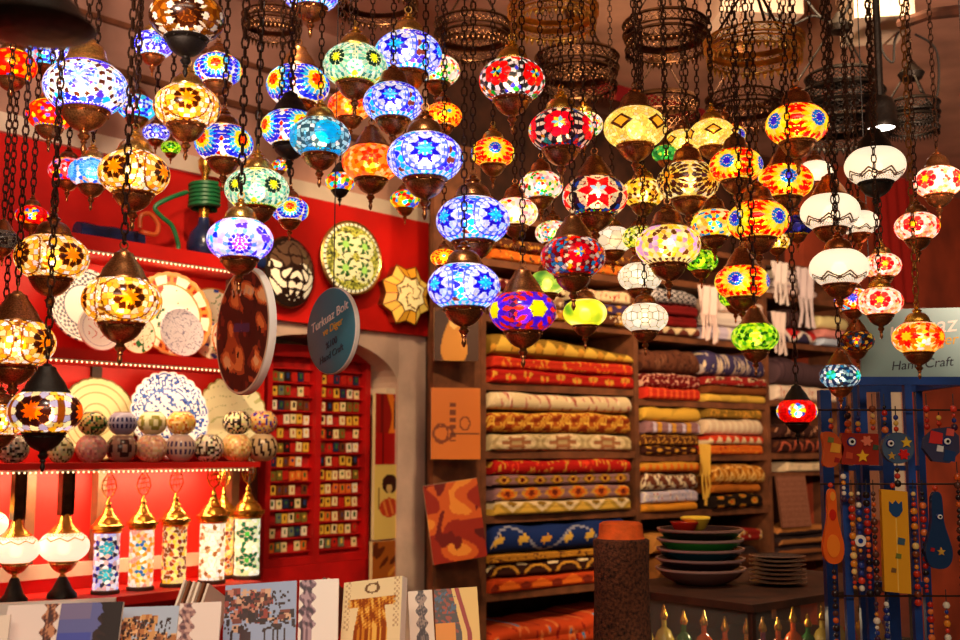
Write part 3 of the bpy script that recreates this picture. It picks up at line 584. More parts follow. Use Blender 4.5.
# px, py, width, style, depth layer, turn, cap, cap metal, label
LAN = [
 (122,301,78,'amber',0,10,'tall','bronze','large amber and white mosaic lantern in front of the plates on the red shelf'),
 (45,412,72,'amber_big',0,-20,'tall','blackm','lowest amber mosaic lantern, dark star around orange centre, beside the cream ribbed plate'),
 (240,240,66,'blue_violet',0,0,'dome','brass','blue violet and white mosaic lantern hanging just above the brown disc'),
 (425,158,76,'blue_star',0,0,'dome','bronze','largest blue white mosaic lantern with one star facing front, right of the orange lantern'),
 (473,221,74,'blue_star',0,38,'dome','bronze','blue star mosaic lantern with two medallions, directly above another blue one'),
 (464,287,73,'blue_star',0,36,'dome','bronze','lower blue star mosaic lantern hanging in front of the brown shelf panel'),
 (573,257,65,'dark_red',0,12,'tall','bronze','deep red mosaic lantern with small bright flecks, above the two yellow green lanterns'),
 (523,312,67,'purple_star',0,28,'tall','bronze','purple mosaic lantern with yellow star and red waves above the olive folded cloth'),
 (742,282,54,'sun_orange',0,-14,'tall','copper','orange sunburst lantern with blue heart, directly above the green mosaic lantern'),
 (755,337,47,'green_leaf',0,-30,'tall','bronze','bright green mosaic lantern hanging before the navy flowered cloth'),
 (839,268,58,'milk_lace',0,0,'dome','copper','white glass lantern with black lace edge, lowest of the white lace lanterns'),
 (918,338,50,'orange_star',0,-26,'dome','goldb','orange and white mosaic lantern with brass cap in front of the grey teal sign'),
 (187,18,74,'amber_under',0,0,'dome','blackm','dim brown amber lantern with white petals at the top, above a brighter amber one'),
 (187,107,66,'amber',1,0,'dome','brass','amber mosaic lantern with dark flower facing front, beneath the dim brown lantern'),
 (86,88,82,'blue_band',1,-10,'bell','brass','large blue mosaic lantern with dotted cream bands, under the blurred dark canopy'),
 (134,174,70,'amber',1,-34,'dome','brass','amber mosaic lantern with medallion at its side, in front of the hookah hose'),
 (52,258,72,'amber',1,32,'dome','bronze','amber mosaic lantern left of the grey rimmed plate, star on its left side'),
 (15,343,78,'amber',1,-42,'tall','bronze','amber mosaic lantern cut by the left picture edge, above the lowest amber one'),
 (355,66,64,'green_circle',1,36,'dome','brass','green mosaic lantern with ringed circles and brass cap, up between the blue lanterns'),
 (393,103,60,'blue_star',1,-6,'bell','bronze','middle blue star lantern under the topmost blue star one, one round medallion facing front'),
 (320,138,61,'teal',1,16,'dome','brass','teal crackled mosaic lantern with turquoise flower and brass cap'),
 (257,190,64,'green_circle',1,30,'dome','brass','green and yellow mosaic lantern with ringed circles above the blue violet lantern'),
 (512,81,66,'flower_white',1,-28,'dome','goldb','white crowned mosaic lantern with red and rainbow flowers under the brass ring'),
 (561,131,65,'flower_dark',1,-4,'dome','goldb','dark mosaic lantern with one red flower facing front and brass cap'),
 (635,128,63,'yellow_diamond',1,-26,'bell','bronze','pale yellow lantern with brown diamonds, left one of the diamond pair'),
 (595,197,65,'red_star',1,6,'tall','bronze','dark mosaic lantern with red star outlined in cream, rainbow bottom edge'),
 (688,182,62,'brown_medal',1,-40,'bell','copper','pale yellow lantern with two dark brown petal medallions'),
 (668,246,65,'triangle_purple',1,0,'bell','bronze','lantern of yellow, lilac and brown triangles above the white scroll lanterns'),
 (797,125,62,'sun_orange',1,44,'bell','copper','highest orange sunburst lantern at the right, two blue hearts'),
 (736,166,53,'sun_orange',1,-20,'bell','bronze','yellow sunburst lantern with blue heart and pale left side, under a diamond lantern'),
 (758,221,62,'sun_orange',1,42,'bell','copper','orange sunburst lantern with two blue hearts above the fringed scarves'),
 (830,212,58,'milk_lace',1,20,'tall','copper','white lantern with black lace edge, middle of the stacked white lanterns'),
 (875,166,59,'milk_lace',1,10,'tall','blackm','topmost white lantern with lace edge, under the round spotlight'),
 (917,227,44,'pink_flower',1,-10,'dome','bronze','small pink mosaic lantern before the terracotta wall, crossed by a brass chain'),
 (880,302,45,'pink_flower',1,0,'dome','goldb','pink orange mosaic lantern with brass cap left of the teal sign'),
 (645,318,46,'white_scroll',1,0,'dome','bronze','lower white scroll lantern before the brown mottled cloth'),
 (797,411,40,'red_small',1,0,'tall','blackm','red mosaic lantern with white and yellow star hanging low by the blue rack'),
 (840,376,40,'teal_dark',1,-26,'tall','bronze','dark teal mosaic lantern at the corner of the blue rack'),
 (408,55,68,'blue_star',2,-22,'dome','brass','topmost blue star mosaic lantern, right of the green circle lantern'),
 (290,129,58,'sun_blue',2,28,'tall','blackm','sunburst lantern with blue rim half hidden by the teal lantern'),
 (371,163,58,'orange',2,0,'tall','bronze','orange glowing mosaic lantern between the teal and the big blue lanterns'),
 (290,210,38,'sun_blue',2,0,'dome','bronze','round sunburst medallion lantern with blue rim above the cream scrollwork lamp'),
 (218,70,48,'sun_blue',2,-6,'dome','bronze','sunburst lantern with blue rim right of the dim brown lantern'),
 (224,144,58,'sun_blue',2,40,'dome','bronze','sunburst lantern with medallions at both sides, above the hookah'),
 (92,173,46,'teal_circle',2,0,'dome','brass','pale blue mosaic lantern half hidden behind an amber one'),
 (12,66,48,'red_yellow',2,0,'dome','bronze','red and yellow mosaic lantern under the blurred dark canopy at the left edge'),
 (50,115,46,'red_swirl',2,0,'dome','bronze','red swirl mosaic lantern below the large blue banded lantern'),
 (32,216,32,'red_flower',2,0,'dome','bronze','small red mosaic lantern with yellow and blue flower at the left'),
 (153,45,40,'blue_dark',2,10,'dome','brass','royal blue mosaic lantern behind the left side of the dim brown one'),
 (3,240,32,'dark_crackle',2,0,'tall','bronze','unlit dark crackle lantern at the left edge'),
 (0,420,52,'amber',2,-20,'dome','bronze','amber lantern at the left edge behind the lowest amber one'),
 (443,116,38,'yellow_red',2,20,'dome','copper','yellow and red sunburst lantern right of the middle blue star lantern'),
 (444,258,27,'yellow_red',2,0,'dome','bronze','tiny yellow sunburst lantern between the two low blue star lanterns'),
 (493,153,44,'sun_orange',2,6,'dome','brass','yellow sunburst lantern with blue heart left of the dark red flower lantern'),
 (541,186,44,'multi_pale',2,0,'bell','copper','pale confetti mosaic lantern between red flower and red star lanterns'),
 (643,193,44,'triangle_yellow',2,0,'dome','goldb','yellow and brown triangle mosaic lantern with pale brass cap'),
 (515,213,46,'pink_white',2,0,'bell','copper','creamy white mosaic lantern with red crown right of a blue star lantern'),
 (714,224,46,'multi_yellow',2,0,'bell','bronze','yellow mosaic lantern with blue and red flecks left of a sunburst lantern'),
 (701,261,34,'green_eye',2,-20,'dome','bronze','small green mosaic lantern with dark eye'),
 (585,313,44,'marble_yellow',2,0,'dome','bronze','yellow green marbled glass lantern under the deep red lantern'),
 (640,277,44,'white_scroll',2,30,'dome','bronze','upper white scroll lantern under the triangle lantern'),
 (785,182,56,'sun_orange',2,8,'tall','copper','orange sunburst lantern with one blue heart facing front, left of the white lanterns'),
 (859,223,38,'milk_lace',2,0,'bell','bronze','smaller white lace lantern tucked behind the middle white one'),
 (938,182,48,'pink_flower',2,-30,'bell','bronze','pink red mosaic lantern cut off at the right picture edge'),
 (882,266,38,'pink_flower',2,10,'dome','brass','pink lantern with red star below the topmost white lantern'),
 (853,300,36,'blue_orange',2,0,'dome','bronze','blue and orange lantern peeping out beside the pink orange one'),
 (857,341,34,'dark_multi',2,0,'tall','bronze','dim dark mosaic lantern just above the dark teal one'),
 (735,297,32,'green_leaf',2,20,'dome','bronze','green lantern half hidden behind the lowest orange sunburst'),
 (712,135,46,'yellow_diamond',2,4,'dome','goldb','pale yellow lantern with brown diamonds, right one of the diamond pair'),
 (44,56,36,'turq_band',3,0,'dome','bronze','turquoise blue lantern behind the blurred dark canopy'),
 (66,53,30,'blue_dark',3,0,'dome','bronze','violet white lantern behind the cap of the blue banded lantern'),
 (68,171,38,'red_stripe',3,0,'dome','bronze','red striped lantern at the left below the red swirl one'),
 (137,108,38,'turq_band',3,20,'dome','bronze','turquoise banded lantern between the blue banded and amber lanterns'),
 (156,133,26,'blue_dark',3,0,'dome','bronze','small dark blue lantern below the turquoise banded one'),
 (171,148,20,'green_eye',3,0,'dome','bronze','tiny yellow green lantern under the front facing amber lantern'),
 (298,86,63,'sun_blue',3,38,'tall','bronze','sunburst lantern with two blue rimmed medallions left of the upper green lantern'),
 (437,71,46,'multi_pale',3,0,'dome','bronze','pale yellow lantern showing behind the topmost blue star one'),
 (350,106,44,'orange',3,30,'dome','bronze','orange lantern hidden behind the cup of the upper green lantern'),
 (311,-8,58,'blue_star',3,20,'dome','bronze','blue lantern cut by the top picture edge'),
 (340,182,30,'multi_small',3,0,'tall','blackm','tiny rainbow lantern left below the orange lantern'),
 (405,200,30,'multi_small',3,40,'dome','bronze','tiny rainbow lantern hanging over the red panel, right of the green flower disc'),
 (280,166,18,'multi_small',3,0,'dome','bronze','tiniest rainbow lantern above the round sunburst medallion'),
 (584,125,38,'multi_pale',3,40,'dome','goldb','pale confetti lantern behind the dark red flower lantern'),
 (683,142,36,'yellow_diamond',3,30,'dome','bronze','yellow diamond lantern half hidden between the diamond pair'),
 (725,138,42,'sun_orange',3,-36,'bell','copper','orange sunburst lantern half hidden behind a diamond lantern'),
 (553,233,36,'multi_pale',3,-20,'dome','bronze','white confetti lantern behind the deep red lantern'),
 (613,240,40,'white_crackle',3,0,'dome','bronze','white crackled lantern left of the triangle lantern'),
 (640,238,36,'yellow_dots',3,0,'dome','bronze','yellow green dotted lantern behind the triangle lantern'),
 (547,283,37,'marble_green',3,0,'dome','bronze','green marbled glass lantern right above the purple lantern'),
 (665,154,26,'green_plain',3,0,'dome','bronze','small green glass lantern between the diamond lanterns'),
 (815,173,36,'milk_plain',3,0,'dome','bronze','plain white lantern behind the middle white one, farther back'),
 (797,226,32,'navy',3,0,'dome','bronze','small dark navy lantern left of the middle white lantern'),
 (777,241,28,'triangle_yellow',3,0,'dome','bronze','small yellow brown lantern under the paired sunburst, before the scarves'),
]
RINGS = [  # px, top, bottom, width, tiers, Y, metal, label
 (553,-8,38,88,2,2.95,'brass','pierced brass chandelier ring at the top above the white crowned lantern'),
 (577,42,98,82,2,3.5,'copper','copper pierced chandelier ring behind and below the bright brass one'),
 (665,8,62,82,2,3.2,'bronze','dark two tier pierced ring in front of the crimson carpet'),
 (754,24,72,96,2,2.85,'brass','large brass chandelier ring with two scalloped tiers, right of the carpet'),
 (744,86,128,74,2,3.6,'bronze','dark pierced ring under the large brass ring'),
 (842,62,150,88,4,3.6,'blackm','black four tier pierced chandelier beside the round spotlight'),
 (913,94,136,50,2,3.7,'blackm','small black ring chandelier hung on three chains by the tan wall'),
 (473,10,60,76,2,3.55,'copper','reddish copper ring behind the chains left of the bright brass ring'),
 (378,-12,22,78,1,3.5,'copper','pierced copper ring cut by the top edge above the green lantern'),
 (272,4,42,58,2,3.6,'copper','pierced ring behind chains left of the upper green lantern'),
 (662,88,128,72,1,3.75,'bronze','dim lower ring with pierced edge under the dark two tier ring'),
]
YL = [2.25, 2.55, 2.85, 3.12]
placed = []   # (x, y, list of cylinders(r,z0,z1), chain z0)
def cyls(R, z):
    return [(R, z - .66 * R, z + .66 * R), (.70 * R, z + .45 * R, z + 1.4 * R), (.68 * R, z - .98 * R, z - .45 * R), (.3 * R, z - 1.68 * R, z - .9 * R), (.012, z + 1.35 * R, CEIL)]
ringshape = []
for (px, t, b, w, n, Y, metal, lab) in RINGS:
    c = P(px, (t + b) / 2, Y); tt = PT(px, (t + b) / 2, Y)
    ringshape.append((c.x, c.y, w / 2 * tt / F, c.z - (b - t) / 2 * tt / F - .03, c.z + (b - t) / 2 * tt / F))
def free(x, y, cy):
    for (qx, qy, qc) in placed:
        d = math.hypot(x - qx, y - qy)
        for (r, a, b) in cy:
            for (r2, a2, b2) in qc:
                if d < r + r2 + .004 and a < b2 + .004 and a2 < b + .004: return False
    for (qx, qy, r, a2, b2) in ringshape:
        d = math.hypot(x - qx, y - qy)
        for (r2, a, b) in cy:
            if a < b2 + .1 and a2 < b and ((d < r * 1.04 + r2 + .008) if r2 < .02 else abs(d - r) < r2 + .012): return False
    return True
def ylimit(px, R):
    s = None
    # stay clear of the slanting shelves
    x = (px - 480) / F
    den = .743 * x - .67
    # (x*Y+1.57)*.743 + (Y-3.6)*(-.67) = .06+R+... solved for Y
    y1 = (.0 - 1.57 * .743 - 3.6 * .67) / den if abs(den) > 1e-6 else 9
    return min(4.4, y1 - R * 1.9 - .04)
for (px, py, w, sty, layer, turn, capk, capm, lab) in LAN:
    Y0 = min(YL[layer], ylimit(px, w / 2 * 2.8 / F) if px < 300 else 9)
    best = None
    for k in range(0, 90):
        for sgn in ((1,) if k == 0 else (1, -1)):
            Y = Y0 + sgn * k * .02
            if Y < 1.75: continue
            t = PT(px, py, Y); R = w / 2 * t / F
            if px < 300 and Y > ylimit(px, R): continue
            c = P(px, py, Y)
            if free(c.x, c.y, cyls(R, c.z)):
                best = (c, R); break
        if best: break
    if not best:
        print('NOPLACE', lab); c = P(px, py, Y0); best = (c, w / 2 * PT(px, py, Y0) / F)
    c, R = best
    placed.append((c.x, c.y, cyls(R, c.z)))
    g = thing('mosaic_lantern' if not sty.startswith(('milk', 'white', 'marble')) else 'glass_lantern', lab, 'lantern', c, group='hanging lanterns')
    gm = 'milk' if sty.startswith(('milk', 'white')) else ('glowdim' if sty in ('amber_under', 'dark_multi', 'dark_crackle', 'navy') else 'glow')
    face = math.degrees(math.atan2(c.x, c.y))
    o = link('globe', get_globe(sty), gm, g, rot=(0, 0, math.radians(turn - face)), scale=R)
    link('cap', lm('cap_' + capk, capm), None, g, rot=(0, 0, turn), scale=R)
    cm = 'blackm' if capm == 'blackm' else ('bronze' if w > 40 else 'copper')
    cu = link('cup', lm('cup', cm), None, g, scale=R)
    link('finial', lm('fin', cm), None, cu)
    if sty not in ('dark_crackle',):
        link('bulb', LM['bulb'], 'bulb', g, scale=R)
    z0 = CAPS[capk][-1][1] * R + .14 * R
    top = CEIL - c.z
    chain_mb(top - z0, o=(0, 0, z0), link_l=.027 if px < 300 else .022, wire=.0024 if px < 300 else .0017).build('hanging_chain', 'chaing' if px in (918, 512) else 'chain', g)

# pierced rings
def lattice(m, r, z0, z1, n, rows, hole=.62):
    h = (z1 - z0) / rows
    for j in range(rows * 2 - 1):
        for k in range(n):
            a0 = (k + (.5 if j % 2 else 0)) * 2 * PI / n; da = PI / n
            zc = z0 + h * (.5 + j * .5)
            out = [(a0 - da, zc), (a0, zc - h / 2), (a0 + da, zc), (a0, zc + h / 2)]
            inn = [(a0 + (a - a0) * hole, zc + (z - zc) * hole) for a, z in out]
            vs = [(r * math.cos(a), r * math.sin(a), z) for a, z in out + inn]
            m._add(vs, [(i, (i + 1) % 4, 4 + (i + 1) % 4, 4 + i) for i in range(4)])
    return m
def rim_mb(r, z, th, ro):
    pr = [(r - .003, z - th / 2), (r + ro, z - th / 2), (r + ro * 1.3, z), (r + ro, z + th / 2), (r - .003, z + th / 2), (r - .003, z - th / 2)]
    return MB().lathe(pr, 48, cap=False)
for (px, t, b, w, n, Y, metal, lab) in RINGS:
    metal = {'brass': 'ringbrass', 'copper': 'ringdark', 'bronze': 'ringdark', 'blackm': 'blackm'}[metal]
    c = P(px, (t + b) / 2, Y); tt = PT(px, (t + b) / 2, Y)
    R = w / 2 * tt / F; H = max(.30 * (b - t), (b - t) - w * .85 * (452 - b) / 1150) * tt / F
    g = thing('chandelier_ring', lab, 'chandelier', (c.x, c.y, c.z - H / 2), group='pierced metal rings under the ceiling')
    hh = H / n
    for i in range(n):
        r = R * (1 - .05 * (n - 1 - i) if n < 3 else (.78 + .22 * math.sin(PI * (i + 1) / n)))
        z0 = hh * i + hh * .08; z1 = hh * (i + 1) - hh * .36
        mb = lattice(MB(), r, z0, z1, 36, 2 if hh > .05 else 1, .74)
        o = mb.build('pierced_band', metal, g)
        so = o.modifiers.new('thick', 'SOLIDIFY'); so.thickness = .0025
        rim_mb(r, z0 - .002, hh * .10, .004).build('rim', metal, g)
        MB().lathe([(r, z1), (r + .006, z1 + hh * .06), (r + .003, z1 + hh * .16), (r - .004, z1 + hh * .27), (r - .02, z1 + hh * .34)], 48, cap=False).build('rim', metal, g)
    tm = MB()
    for k in range(40):
        a = 2 * PI * k / 40; da = PI / 40
        r = R * .955 if n < 3 else R * .9
        if n == 1: r = R
        if n == 2: r = R * .95
        tm._add([(r * math.cos(a - da), r * math.sin(a - da), hh * .1), (r * math.cos(a + da), r * math.sin(a + da), hh * .1), (r * math.cos(a), r * math.sin(a), -.022)], [(0, 1, 2)])
    o = tm.build('scalloped_edge', metal, g)
    so = o.modifiers.new('thick', 'SOLIDIFY'); so.thickness = .0025
    tb = CEIL - (c.z - H / 2)
    hz = min(H + R * 1.1, tb - .06)
    for k in range(3):
        a = 2 * PI * k / 3 + .5
        mb = MB().tube([(R * .97 * math.cos(a), R * .97 * math.sin(a), H), (.02 * math.cos(a), .02 * math.sin(a), hz)], .004, 6)
        mb.build('hanger', 'blackm' if metal == 'blackm' else 'chain', g)
    MB().lathe([(.005, hz - .03), (.035, hz - .02), (.045, hz), (.02, hz + .03), (.008, hz + .05)], 20).build('canopy_knob', metal, g)
    if tb - hz > .08:
        chain_mb(tb - hz - .05, o=(0, 0, hz + .05)).build('hanging_chain', 'chain', g)
# ------------------------------------------------------------------ room
WD = -.28                       # wall plane behind the red shelves
def lbox(name, m, x0, x1, d0, d1, z0, z1, parent=None, frame=L, kind=True):
    mb = MB(); mb.box(((x0 + x1) / 2, -(d0 + d1) / 2, (z0 + z1) / 2), (x1 - x0, abs(d1 - d0), z1 - z0))
    o = mb.build(name, m, parent, loc=frame.o if parent is None else (0, 0, 0), rot=(0, 0, frame.a) if parent is None else (0, 0, 0))
    if kind and parent is None: struct(o)
    return o
def at(frame, x, d, z): return frame.w(x, d, z)
floor = struct(MB().box((0.6, 3.2, -.05), (9, 11, .1)).build('floor', 'floor'))
ceiling = struct(MB().box((0.6, 3.2, CEIL + .05), (9, 11, .1)).build('ceiling', 'plaster2'))
ztrim = L.hit(360, 205, WD)[1]
xN = L.hit(246, 420, WD)[0]; xE = L.hit(433, 420, WD)[0]
zred = L.hit(390, 333, WD)[1]
lbox('wall_left', 'red', -1.6, xN + .02, WD, WD - .3, 0, ztrim)
lbox('wall_left_upper', 'plaster2', -1.6, xE, WD, WD - .3, ztrim, CEIL)
lbox('trim_1', 'cream', -1.6, xE, WD + .025, WD, ztrim - .025, ztrim + .045)
lbox('trim_2', 'wood', -1.6, xE, WD + .03, WD, ztrim + .30, ztrim + .325)
lbox('trim_3', 'wood', -1.6, xE, WD + .02, WD, ztrim + .50, ztrim + .52)
o = lbox('wall_left_panel', 'red', xN + .02, L.hit(424, 300, WD)[0], WD + .03, WD, zred, ztrim - .025)
# plaster wall with an arched niche
xa0 = xN - .12; xa1 = L.hit(398, 420, WD)[0]; zs = L.hit(396, 388, WD)[1]
xc = (xa0 + xa1) / 2; rw = (xa1 - xa0) / 2; zt = L.hit(330, 336, WD)[1]
arch = []
for i in range(25):
    a = PI * i / 24
    arch.append((xc + rw * math.cos(a), zs + (zt - zs) * math.sin(a)))   # right to left
mb = MB(); mb.smooth = False
ztop = ztrim; y0, y1 = -WD, -WD + .3
outl = arch
for i in range(24):
    (xa, za), (xb, zb) = outl[i], outl[i + 1]
    mb._add([(xa, y0, za), (xa, y0, ztop), (xb, y0, ztop), (xb, y0, zb), (xa, y1, za), (xb, y1, zb)], [(0, 3, 2, 1), (0, 4, 5, 3)])
mb._add([(xa1, y0, 0), (xE, y0, 0), (xE, y0, ztop), (xa1, y0, ztop), (xa1, y1, 0), (xa1, y1, zs), (xa1, y0, zs), (xE, y1, 0), (xE, y1, ztop)], [(0, 1, 2, 3), (0, 6, 5, 4), (1, 7, 8, 2)])
mb._add([(xa0, y0, 0), (xa0, y0, zs), (xa0, y1, zs), (xa0, y1, 0)], [(0, 1, 2, 3)])
struct(mb.build('wall_niche', 'plaster', loc=L.o, rot=(0, 0, LA)))
lbox('wall_niche_back', 'cream', xa0 - .1, xE, WD - .3, WD - .36, 0, ztop)
lbox('trim_4', 'cream', xa1 - .06, xa1, WD - .02, WD - .3, zs - .03, zs)
# back wall behind and beside the tall shelves, right wall
lbox('wall_back', 'woodd', .30, 3.35, -.45, -.6, 0, CEIL, frame=S)
zmid = S.hit(900, 150, -.3)[1]
lbox('wall_back_right', 'terra', 3.2, 6.5, -.3, -.45, 0, zmid, frame=S)
lbox('wall_back_right_upper', 'tan', 3.2, 6.5, -.3, -.45, zmid, CEIL, frame=S)
lbox('trim_5', 'woodd', 3.2, 6.5, -.26, -.3, zmid + .62, zmid + .70, frame=S)
# far left and right closings, behind the camera stays open to the lane
# ------------------------------------------------------------------ red display shelves
def zat(px, py, d=0.0, fr=L): return fr.hit(px, py, d)[1]
B1b, B1t = zat(135, 256), zat(135, 242)
B2b, B2t = zat(122, 362), zat(122, 352)
B3b, B3t = zat(150, 468.5), zat(150, 462.5)
B4t = zat(105, 597); B4b = zat(105, 606)
xs0, xs1 = -1.0, L.hit(262, 400, 0)[0]
shelf = thing('display_shelf', 'red wooden wall shelf holding plates, bowls and column lamps', 'shelf', at(L, 0, 0, 0), (0, 0, LA))
def sb(name, m, x0, x1, d0, d1, z0, z1): return lbox(name, m, x0, x1, d0, d1, z0, z1, shelf, kind=False)
sb('board', 'red', xs0, xs1 - .04, 0, WD + .002, B1b, B1t)
sb('board', 'red', xs0, xs1 - .02, 0, WD + .002, B2b, B2t)
sb('board', 'red', xs0, xs1, 0, WD + .002, B3b, B3t)
sb('board', 'red', xs0, xs1, .03, WD + .002, B4b, B4t)
for px in (27, 98, 231):
    x = L.hit(px, 500, WD + .02)[0]
    sb('post', 'wood', x - .018, x + .018, WD + .05, WD + .003, zat(60, 562, WD) + .004, B3b)
for px in (98, 262):
    x = L.hit(px, 420, WD + .02)[0]
    sb('post', 'woodd' if px < 200 else 'red', x - .03, x + .01, WD + .018, WD + .003, B3t, B2b)
x = L.hit(262, 300, WD + .02)[0]
sb('post', 'red', x - .03, x + .01, WD + .05, WD + .003, B2t, B1b)
zw0, zw1 = zat(60, 577, WD), zat(60, 563, WD)
o = lbox('cable_duct', 'cream', xs0, xs1, WD + .02, WD + .002, zw0, zw1, kind=False)
tag(o, 'white cable duct along the red wall behind the column lamps', 'duct')
# LED strips
def led_strip(x0px, x1px, ypx, z, lab, n):
    xa, xb = L.hit(x0px, ypx, 0)[0], L.hit(x1px, ypx, 0)[0]
    g = thing('led_strip', lab, 'light strip', at(L, xa, -.012, z), (0, 0, LA))
    MB().box(((xb - xa) / 2, 0, -.003), (xb - xa, .014, .005)).build('strip_base', 'cream', g)
    m = MB()
    for i in range(n): m.ball(((xb - xa) * (i + .5) / n, -.006, -.0085), .0036, 6)
    o = m.build('light_dots', 'led', g); o['kind'] = 'stuff'
    li = bpy.data.lights.new('led_light', 'AREA'); li.shape = 'RECTANGLE'
    li.size = xb - xa; li.size_y = .03; li.energy = (7.0 if n == 62 and ypx == 470 else 2.8) * (xb - xa); li.color = (1, .72, .40)
    lo = bpy.data.objects.new('led_light', li); COL.objects.link(lo)
    lo.location = at(L, (xa + xb) / 2, -.14 if ypx == 470 else -.03, z - .018); lo.rotation_euler = Matrix.Rotation(LA, 3, 'Z').to_euler()
    lo.rotation_euler = (Matrix.Rotation(LA, 3, 'Z') @ Matrix.Rotation(math.radians(30 if ypx == 470 else 35), 3, 'X')).to_euler()
led_strip(-60, 232, 262, B1b, 'lit strip of small lights under the top red shelf above the white plates', 60)
led_strip(-60, 246, 366, B2b, 'lit strip of small lights under the middle red shelf above the ribbed plate', 62)
led_strip(-60, 250, 470, B3b - .001, 'lit strip of small lights under the bowl shelf above the column lamps', 62)

# ------------------------------------------------------------------ plates
def plate(px, py, h, d, stand, colf, lab, scal=0, rx=-.15, dep=.12, glow=None, name='plate', turn=0.0):
    x, z = L.hit(px, py, d)
    p = at(L, x, d, z); R = h / 2 * PT(px, py, p.y) / F
    if stand is not None: z = stand + R * math.cos(rx) + .004
    m = MB(); nr, na = 26, 120
    rr = np.linspace(0.02, 1, nr + 1)
    vs, fs, cs = [], [], []
    for r in rr:
        for k in range(na):
            a = 2 * PI * k / na
            s_ = 1 + (scal * abs(math.sin(a * 12)) - scal if r > .85 else 0) * (r - .85) / .15
            y = -dep * R * (r ** 3) * 1.0
            vs.append((R * r * s_ * math.cos(a), y, R * r * s_ * math.sin(a)))
    for i in range(nr):
        for k in range(na):
            k2 = (k + 1) % na
            fs.append((i * na + k, i * na + k2, (i + 1) * na + k2, (i + 1) * na + k))
    rho, ang = np.meshgrid((rr[:-1] + rr[1:]) / 2, (np.arange(na) + .5) / na * 2 * PI, indexing='ij')
    cs = np.asarray(colf(rho, ang), float).reshape(-1, 3)
    fs.append(tuple(range(na - 1, -1, -1))); cs = np.concatenate([cs, cs[:1]])
    m._add(vs, fs, [tuple(c) for c in cs])
    o = m.build(name, 'gloss', None, at(L, x, d, z), (0, 0, 0))
    o.rotation_euler = (Matrix.Rotation(LA + turn, 3, 'Z') @ Matrix.Rotation(rx, 3, 'X')).to_euler()
    so = o.modifiers.new('thick', 'SOLIDIFY'); so.thickness = .005; so.offset = 1
    return tag(o, lab, 'plate', 'plates on the red shelf')
def sel(c, pairs, shape):
    out = np.empty(shape + (3,)); out[:] = c
    for mask, col in pairs: out[mask] = col
    return out
IV = (250, 238, 210)
def noise2(a, b, seed, f=6):
    rng = np.random.default_rng(seed); v = 0
    for _ in range(8):
        w = rng.normal(0, f, 2); v = v + np.sin(a * w[0] + b * w[1] + rng.uniform(0, 6))
    return v / 4
def xy(r, a): return r * np.cos(a), r * np.sin(a)
def p_ring(r, a):
    return sel((246, 232, 178), [((r * 11 % 1 < .22), (196, 176, 120)), (r > .95, (120, 100, 60))], r.shape)
def p_blue(r, a):
    x, y = xy(r, a); n = noise2(x, y, 5, 34)
    return sel((245, 245, 250), [(n > .28, (70, 100, 190)), (n > .75, (20, 40, 130)), ((r > .62) & (n < -.55), (40, 80, 180)), ((r > .58) & (r < .62), (90, 120, 200)), (r > .96, (225, 225, 235))], r.shape)
def p_floral(seed, c1, c2, c3, base=IV, f=9):
    def fn(r, a):
        x, y = xy(r, a); n = noise2(x, y, seed, f); n2 = noise2(x, y, seed + 9, f)
        return sel(base, [(n > .62, c1), (n2 > .7, c2), ((np.abs(n - n2) < .06) & (r < .9), c3), (r > .95, (205, 120, 60))], r.shape)
    return fn
def p_rim(r, a):
    x, y = xy(r, a); n = noise2(x, y, 3, 8)
    sq = np.sin(a * 9) > .1
    return sel(IV, [((r < .68) & (n > .75), (190, 50, 40)), ((r < .68) & (n < -.85), (60, 90, 70)), ((r > .72) & (r < .92) & sq, (226, 130, 50)), ((r > .77) & (r < .87) & sq & (np.sin(a * 27) > 0), (150, 40, 20)), ((r > .69) & (r < .72), (200, 120, 60)), (r > .94, (214, 150, 90))], r.shape)
def p_grey(r, a):
    return sel((236, 232, 228), [((r > .6) & (np.sin(a * 26) * np.sin(r * 40) > .1), (96, 100, 120)), ((r > .9) & (r < .94), (70, 74, 96)), ((r > .56) & (r < .6), (90, 94, 120))], r.shape)
def p_call(r, a):
    x, y = xy(r, a)
    return sel((240, 228, 226), [((np.abs(np.sin(x * 9 + 2 * np.sin(y * 7))) < .2) & (np.abs(y) < .45) & (np.abs(x) < .5), (206, 60, 50)), (np.abs(r - .8) < .015, (190, 170, 190))], r.shape)
def p_lilac(r, a):
    x, y = xy(r, a); n = noise2(x, y, 21, 13)
    return sel((234, 222, 232), [(np.abs(n) < .10, (150, 140, 170))], r.shape)
def p_cream(r, a):
    x, y = xy(r, a); n = noise2(x, y, 33, 10)
    return sel((246, 238, 196), [(np.abs(n) < .06, (200, 200, 140)), (n > 1.0, (170, 180, 120)), (r > .96, (170, 150, 90))], r.shape)
plate(84, 306, 76, -.2, None, p_grey, 'white plate with grey patterned rim, behind the amber lantern on the top plate row')
plate(172, 314, 88, -.16, B2t, p_rim, 'large white plate with orange squared rim behind a small lilac plate', .03)
plate(214, 320, 76, -.225, B2t, p_floral(8, (60, 90, 190), (226, 110, 60), (90, 140, 70)), 'white floral plate half hidden by the brown disc')
plate(230, 338, 44, -.12, B2t, p_floral(18, (200, 40, 40), (60, 120, 60), (150, 60, 50)), 'small red flowered plate at the edge of the brown disc')
plate(136, 338, 41, -.09, B2t, p_floral(14, (206, 40, 30), (50, 110, 60), (70, 130, 70)), 'white plate with red tulips right below the large amber lantern')
plate(99, 333, 46, -.07, B2t, p_call, 'white plate with red calligraphy left of the large amber lantern')
plate(181, 335, 49, -.055, B2t, p_lilac, 'small lilac white plate standing before the orange rimmed plate')
plate(97, 412, 84, -.215, B3t, p_ring, 'large cream plate with concentric ribs on the bowl shelf', .02)
